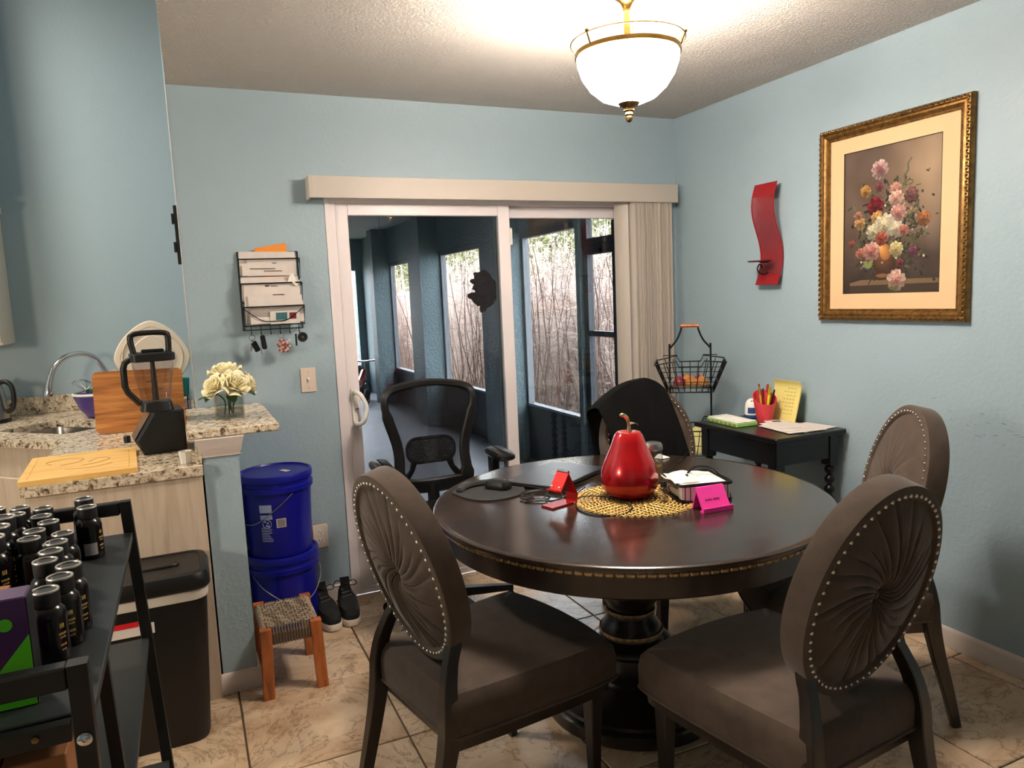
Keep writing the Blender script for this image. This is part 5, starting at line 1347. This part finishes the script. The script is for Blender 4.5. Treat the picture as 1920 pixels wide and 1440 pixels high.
for i,(dx,dy,h,c,nm) in enumerate(pens):
    a = Vector((dx*.4,dy*.4,.010)); b = Vector((dx*1.5,dy*1.3,h))
    r = .0065 if 'high' in nm or 'marker' in nm else .0042
    t = thing('pen', nm+' standing in the coral cup', 'pen', (-.17,-.90,STZ), 0, 'pens in the cup')
    obj('barrel', G().tube([a,a.lerp(b,.75)],r,8), mat('pen_colour%d'%i,c,.35), t); obj('cap', G().tube([a.lerp(b,.75),b],[r*1.15,r*.9],8), mat('pen_cap%d'%i,tuple(int(v*.7) for v in c),.35), t)
np_ = thing('legal_pad', 'curled yellow legal pad leaning on the wall behind the pens', 'notepad', (-.06,-.93,STZ))
obj('pages', G().slab(lambda u,v: (-.03+.055*v+.02*sin(pi*v)*0-.03*max(0,v-.8)/.2*.9, -.085+.17*(1-u), .001+.205*v-.012*max(0,v-.85)/.15),8,12,(-.006,0,0)), M['yellow_pad'], np_)
g = G(); rnd = random.Random(5)
for k in range(9):
    z0 = .035+.017*k; n = rnd.randint(3,6)
    for i in range(n): y = -.06+.02*i; g.tube([(-.0385+.055*z0/.205,y,z0),(-.0385+.055*(z0+.006)/.205,y+.006,z0+.006),(-.0385+.055*z0/.205,y+.013,z0)],.0008,4)
obj('handwriting', g, mat('olive_pencil',(140,128,70),.8), np_)
for i,(x,y,r,w_,h,dz,lb) in enumerate(((-.135,-1.125,.06,.21,.17,.0006,'white paper sheet lying at the right on the side table'),(-.20,-1.105,-.12,.2,.22,.0024,'wide white letter sheet under the envelopes on the side table'),(-.225,-1.07,-.25,.11,.22,.0044,'white envelope on top of the sheets on the side table'),(-.19,-1.03,-.4,.10,.21,.0068,'narrow white envelope with black window topmost on the side table'))):
    o = solo('paper_sheet', G().slab(lambda u,v: ((u-.5)*w_,(v-.5)*h,.0014*sin(5*u)*v),6,4,(0,0,.0014)), M['paper'], lb, 'paper', (x,y,STZ+dz+.0014), r, 'papers on the side table')
    if i == 3: obj('window_print', G().b2(-.02,.02,.05,.075,.003,.0034), M['ink'], o, False)

# ================================================================== tiered wire basket stand
bs = thing('basket_stand', 'black tiered wire basket stand with wooden handle in the corner', 'basket stand', (-.275,-.47,0), radians(-37.5))
g = G(); hw = .105
tp = smooth_path([(-hw,0,.005),(-hw,0,.5),(-hw,0,1.13),(-hw+.005,0,1.16),(-.068,0,1.20),(-.046,0,1.25),(-.042,0,1.275)],4); g.tube(tp,.005,8)
g.tube([Vector((-p.x,p.y,p.z)) for p in tp],.005,8)
g.tube([(-.1,-.12,.004),(.1,-.12,.004),(.1,.12,.004),(-.1,.12,.004)],.005,6,True)
obj('stand_frame', g, M['wire'], bs)
obj('wood_grip', G().tube([(-.046,0,1.275),(.046,0,1.275)],.010,10), M['stoolwood'], bs)
def basket(zb):
    g = G(); bw, bd, tw, td, h = .115,.085,.178,.125,.165
    def rim(k): return [Vector((x,y,zb+h*k)) for x,y in rrect(2*(bw+(tw-bw)*k),2*(bd+(td-bd)*k),.02,2)]
    for k,r in ((0,.004),(.33,.002),(.66,.002)): g.tube(rim(k),r,5,True)
    # notched rim: dips at the front middle
    top = []
    for p in rim(1):
        top.append(p)
    path = [(-tw,-td,zb+h*.9),(-.07,-td*1.0,zb+h*1.0),(-.055,-td*.95,zb+h*.82),(.055,-td*.95,zb+h*.82),(.07,-td,zb+h*1.0),(tw,-td,zb+h*.95),(tw,td,zb+h*.95),(.07,td,zb+h*1.05),(.055,td,zb+h*.85),(-.055,td,zb+h*.85),(-.07,td,zb+h*1.05),(-tw,td,zb+h*.9)]
    g.tube(path,.0036,6,True)
    for i in range(9):
        f = -1+2*i/8
        for s in (-1,1): g.tube([(f*bw,s*bd,zb),(f*tw,s*td,zb+h*(.83 if abs(f)<.3 else .95))],.002,4)
        g.tube([(f*bw,-bd,zb),(f*bw,bd,zb)],.0015,4)
    for i in range(1,6):
        f = -1+2*i/6
        for s in (-1,1): g.tube([(s*bw,f*bd,zb),(s*tw,f*td,zb+h*.93)],.002,4)
    for s in (-1,1):
        g.tube([(s*.10-.035,0,zb+h*1.08),(s*.10-.035,s*0-.04,zb+h*1.15),(s*.10+.035,-.04,zb+h*1.15),(s*.10+.035,0,zb+h*1.08)],.002,4)
    return g
for zb in (.935,.60,.27): obj('wire_basket', basket(zb), M['wire'], bs)
FX, FY, FA = -.275,-.47,radians(-37.5)
def inb(x,y,z): p = RZ(FA) @ Vector((x,y,0)); return (FX+p.x,FY+p.y,z)
fl = tag(obj('foil_tray', G().slab(lambda u,v: ((u-.5)*.22,(v-.5)*.155,.014+.016*(abs(2*u-1)**4+abs(2*v-1)**4)+.003*sin(40*u)*sin(33*v)),22,16,(0,0,-.002)), M['foil'], None, True, inb(0,0,.9375), FA), 'crinkled foil liner in the top wire basket', 'foil')
for i,(x,y,s,m_,lb) in enumerate(((-.055,-.035,.034,'onion','dark red onion at the left in the top wire basket'),(.005,-.04,.034,'potato','golden onion in the middle front of the top wire basket'),(.058,-.03,.033,'potato','golden onion at the right in the top wire basket'),(-.015,.03,.034,'potato','golden onion at the back of the top wire basket'),(.045,.032,.033,'onion','dark red onion at the back right of the top wire basket'))):
    t = thing('onion', lb, 'onion', inb(x,y,.9375+.0145), i, 'onions in the wire basket')
    obj('bulb', G().lathe([(.003,.0),(s*.5,.004),(s*.92,s*.5),(s,s*.85),(s*.85,s*1.3),(s*.4,s*1.65),(s*.14,s*1.85)],18), M[m_], t); obj('sprout', G().tube([(0,0,s*1.85),(.003,0,s*2.15)],[s*.14,s*.05],6), M['potato'], t)
solo('yellow_bag', G().slab(lambda u,v: ((u-.5)*.2*(1-.3*v),(.03+.03*sin(6*u))*(v-.5)*2,.01+.12*v+.02*sin(7*u+2*v)),12,8,(.0,.006,0)), mat('pale_yellow_bag',(222,216,150),.5), 'pale yellow bag in the second wire basket', 'bag', inb(0,0,.602), FA)

# ================================================================== picture, sconce
pf = thing('framed_painting', 'gilt framed floral still life print on the right wall', 'picture', (-.001,-1.437,1.297))
PW, PH, FW = .70, .833, .052
def frame():
    g = G()
    P = [(0,0),(0,.018),(.006,.026),(.016,.028),(.022,.022),(.030,.024),(.036,.020),(.042,.012),(.052,.010),(.052,.0)]
    cs = [(-PW/2,0,1,1),(PW/2,0,-1,1),(PW/2,PH,-1,-1),(-PW/2,PH,1,-1)]
    secs = [[Vector((-h-.001, cy+sy*d, cz+sz*d)) for d,h in P] for cy,cz,sy,sz in cs]
    g.loft(secs, False, True); return g
obj('gilt_frame', frame(), M['gilt'], pf)
g = G(); rnd = random.Random(12)
def along(off, step, fn):
    for a,b in (((-PW/2+off,off),(PW/2-off,off)),((PW/2-off,off),(PW/2-off,PH-off)),((PW/2-off,PH-off),(-PW/2+off,PH-off)),((-PW/2+off,PH-off),(-PW/2+off,off))):
        L = math.dist(a,b); n = int(L/step)
        for k in range(n):
            t = (k+.5)/n; fn(a[0]+(b[0]-a[0])*t, a[1]+(b[1]-a[1])*t, k, abs(a[0]-b[0])>.01)
along(.011,.011,lambda y,z,k,hz: g.ell((-.028,y+(.003 if not hz and k%2 else 0),z+(.003 if hz and k%2 else 0)),(.005,.0062 if hz else .0045,.0045 if hz else .0062),6,4,RX(.7 if k%2 else -.7)))
obj('carved_ornament', g, mat('dark_gilt',(128,96,54),.35,.7,(70,50,26),70), pf)
g = G(); along(.047,.006,lambda y,z,k,hz: g.ell((-.0125,y,z),.0023,5,4)); obj('bead_moulding', g, M['gilt'], pf)
obj('backing', G().b2(-.004,0,-PW/2+.01,PW/2-.01,.01,PH-.01), M['espresso'], pf, False)
iw, ih = .452, .60; iz = .118
obj('mat_board', G().b2(-.008,-.004,-PW/2+.05,-iw/2,.05,PH-.05).b2(-.008,-.004,iw/2,PW/2-.05,.05,PH-.05).b2(-.008,-.004,-iw/2,iw/2,.05,iz).b2(-.008,-.004,-iw/2,iw/2,iz+ih,PH-.05), M['mat_board'], pf, False)
obj('mat_bevel', G().tube([(-.0075,-iw/2,iz),(-.0075,iw/2,iz),(-.0075,iw/2,iz+ih),(-.0075,-iw/2,iz+ih)],.002,4,True), M['espresso'], pf)
def painting():
    g = G(); g.c = []; rnd = random.Random(21); lay = [0]
    L3 = lambda c: lin([max(0,min(255,v)) for v in c])[:3]
    # local: u 0..1 left to right as seen from the room (towards -y), v 0..1 top to bottom
    def pos(u,v,h): return (-.0042-h, iw/2-u*iw, iz+ih*(1-v))
    nu, nv = 24, 30; o = 0
    for j in range(nv+1):
        for i in range(nu+1):
            u, v = i/nu, j/nv
            c = [88,72,62]; k = max(0,1-((u-.9)**2*1.6+(v-.18)**2*1.4)**.5*1.5); c = [a+(b-a)*k for a,b in zip(c,(158,134,108))]
            k = max(0,(v-.55)/.45); c = [a*(1-.5*k) for a in c]
            nz = mnoise.noise(Vector((u*6,v*6,3)))*14; c = [a+nz for a in c]
            g.v.append(pos(u,v,0)); g.c.append(L3(c))
    for j in range(nv):
        for i in range(nu): a = j*(nu+1)+i; g.f.append((a,a+1,a+nu+2,a+nu+1))
    def blob(u,v,ru,rv,rot,col,n=9):
        lay[0] += 1; h = .00004+lay[0]*.0000012; b = len(g.v)
        g.v.append(pos(u,v,h)); g.c.append(L3(col))
        for k in range(n):
            a = 2*pi*k/n; x = ru*cos(a); y = rv*sin(a); x2 = x*cos(rot)-y*sin(rot); y2 = x*sin(rot)+y*cos(rot)
            g.v.append(pos(u+x2, v+y2*iw/ih, h)); g.c.append(L3([q*.86 for q in col]))
        for k in range(n): g.f.append((b,b+1+k,b+1+(k+1)%n))
    def poly(pts,col):
        lay[0] += 1; h = .00004+lay[0]*.0000012; b = len(g.v)
        for u,v in pts: g.v.append(pos(u,v,h)); g.c.append(L3(col))
        g.f.append(tuple(range(b,b+len(pts))))
    # stone ledge
    poly([(.07,.925),(.2,.905),(1,.91),(1,.94),(.07,.945)],(104,84,62)); poly([(.07,.945),(1,.94),(1,1),(.07,1)],(58,46,38))
    # dark foliage mass
    for k in range(420):
        u = rnd.gauss(.5,.2); v = rnd.gauss(.6,.17)
        if .04<u<.97 and .22<v<.92: blob(u,v,rnd.uniform(.012,.05),rnd.uniform(.006,.016),rnd.uniform(0,pi),rnd.choice([(44,44,34),(60,62,42),(78,80,54),(36,32,30),(100,98,70),(50,40,34)]),7)
    for k in range(26):
        t = k/25; blob(.60+.10*t+.01*sin(20*t),.36-.24*t,.018*(1-.5*t),.009,rnd.uniform(.3,1.4),(92,92,66),7)
    for k in range(40):
        a = rnd.uniform(-.5,1.2); r = rnd.uniform(.1,.3); blob(.62+r*cos(a)*.8,.50-.2*sin(a)+rnd.uniform(-.1,.25),.03,.005,rnd.uniform(-.6,.6),(76,76,54),6)
    # vase
    for k in range(14): blob(.45-.02*k/14,.80-.006*k,.12-.003*k,.10,0,(58+k*3,38+k*2,28+k),16)
    for k in range(10): blob(.46-.006*k,.72-.004*k,.062-.005*k,.075-.006*k,0,(150+9*k,96+8*k,50+5*k),16)
    blob(.42,.885,.12,.035,0,(60,42,36),14); blob(.43,.88,.07,.02,0,(120,84,54),12)
    def flower(u,v,r,col,heart,seed):
        rr = random.Random(seed)
        for ring_ in range(6):
            q = r*(1-ring_*.165); n = 12-ring_
            for k in range(n):
                a = 2*pi*k/n+ring_*.5+rr.uniform(-.2,.2); f = ring_/5; j = rr.uniform(-40,20)
                c = [x+(y-x)*f*.75+j for x,y in zip(col,heart)]; c = [x*(.58+.34*(1-sin(a))*.5) for x in c]
                blob(u+q*.62*cos(a), v+q*.62*sin(a)*iw/ih, q*.40, q*.24, a+rr.uniform(-.4,.4), c, 9)
    FL = [(.39,.155,.075,(226,196,190),(150,60,70)),(.24,.29,.052,(206,160,90),(170,110,50)),(.39,.275,.035,(150,70,80),(110,40,50)),(.35,.40,.075,(140,24,44),(110,14,34)),
          (.56,.305,.055,(220,170,150),(190,110,100)),(.565,.365,.065,(236,200,180),(206,130,120)),(.59,.465,.07,(232,186,172),(196,110,104)),(.37,.48,.055,(226,186,110),(206,150,70)),
          (.45,.54,.095,(240,230,206),(230,210,160)),(.33,.575,.065,(230,222,196),(200,190,140)),(.57,.57,.068,(234,226,204),(210,196,150)),(.645,.585,.045,(206,150,130),(160,50,50)),
          (.18,.505,.052,(226,190,130),(170,84,50)),(.165,.45,.035,(206,150,120),(160,90,70)),(.84,.52,.055,(190,128,76),(150,84,44)),(.42,.625,.055,(196,110,84),(140,44,36)),
          (.31,.71,.078,(230,180,164),(190,90,90)),(.19,.72,.045,(206,140,120),(170,90,80)),(.09,.645,.036,(160,96,80),(120,60,56)),(.575,.705,.06,(230,218,166),(206,180,100)),(.75,.73,.042,(140,84,104),(100,50,70)),
          (.58,.915,.082,(236,204,184),(200,110,110)),(.62,.80,.03,(150,70,74),(110,40,50)),(.72,.36,.06,(140,92,84),(110,70,66)),(.26,.83,.03,(90,80,100),(70,60,80))]
    for k in range(30): u = rnd.uniform(.1,.9); v = rnd.uniform(.4,.82); blob(u,v,.012,.012,0,rnd.choice([(190,180,150),(150,130,120),(120,60,60),(170,140,90)]),6)
    for i,(u,v,r,c,hc) in enumerate(FL): flower(u,v,r*1.25,c,hc,i)
    for k in range(9): a = pi*k/8; blob(.28+.03*cos(a),.78+.03*sin(a),.03,.012,a,(120,130,76),7)
    for k in range(7): blob(.53+.03*k/3,.965+.01*(k%2),.026,.009,.4*k,(84,92,54),7)
    blob(.87,.22,.02,.008,.4,(60,52,48),6); blob(.885,.212,.012,.006,-.5,(90,78,64),6)
    return g
obj('print_panel', painting(), M['print'], pf, False)

sc_ = thing('candle_sconce', 'red perforated metal wave wall sconce', 'sconce', (-.001,-.777,1.47))
def wave(v): return -.036+.030*cos(2*pi*(v-.28))
def sconce():
    g = G(); W_ = .152; H_ = .49
    rows, cols = 58, 17
    # solid border strips
    def strip(u0,u1,v0,v1,nu,nv): g.slab(lambda u,v: (wave(v0+(v1-v0)*v), (.5-(u0+(u1-u0)*u))*W_, H_*(v0+(v1-v0)*v)),nu,nv,(-.0016,0,0))
    strip(0,.05,.10,.87,1,30); strip(.95,1,.10,.87,1,30); strip(0,1,0,.10,4,6); strip(0,1,.87,1,4,6)
    for j in range(rows):
        v0 = .10+.77*(j/rows); strip(.05,.95,v0,v0+.77/rows*.42,1,1)
    for i in range(cols):
        u0 = .05+.90*(i/cols); strip(u0,u0+.90/cols*.38,.10,.87,1,30)
    return g
obj('perforated_panel', sconce(), M['red_paint'], sc_)
obj('candle_plate', G().lathe([(.001,.112),(.05,.112),(.057,.116),(.056,.119),(.048,.115),(.001,.115)],28,(-.085,0,0)), mat('dark_red_metal',(92,26,32),.4,.4), sc_)
obj('scroll_bracket', G().tube(smooth_path([(-.03,0,.06),(-.055,0,.05),(-.085,0,.058),(-.098,0,.08),(-.085,0,.1),(-.07,0,.092),(-.072,0,.08)],5),.0035,6).tube([(-.03,0,.11),(-.085,0,.112)],.004,6), mat('dark_iron',(44,24,26),.5,.4), sc_)
for z in (.03,.47): obj('standoff', G().cyl((0,0,z),(wave(z/.49)+.001,0,z),.004,n=6), M['red_paint'], sc_)
# cables on floor under table
g = G()
g.tube(smooth_path([(-.86,-1.0,.25),(-.90,-1.02,.05),(-.92,-1.05,.004),(-.98,-1.10,.004),(-.94,-1.2,.004),(-.86,-1.24,.004),(-.80,-1.3,.004)],5),.0025,5)
g.tube(smooth_path([(-.87,-1.0,.25),(-.95,-1.04,.04),(-.99,-1.06,.004),(-.93,-1.14,.004),(-.87,-1.2,.004),(-.80,-1.26,.004)],5),.0025,5)
solo('floor_cable', g, M['black_plastic'], 'black cables hanging to the floor under the table', 'cable')
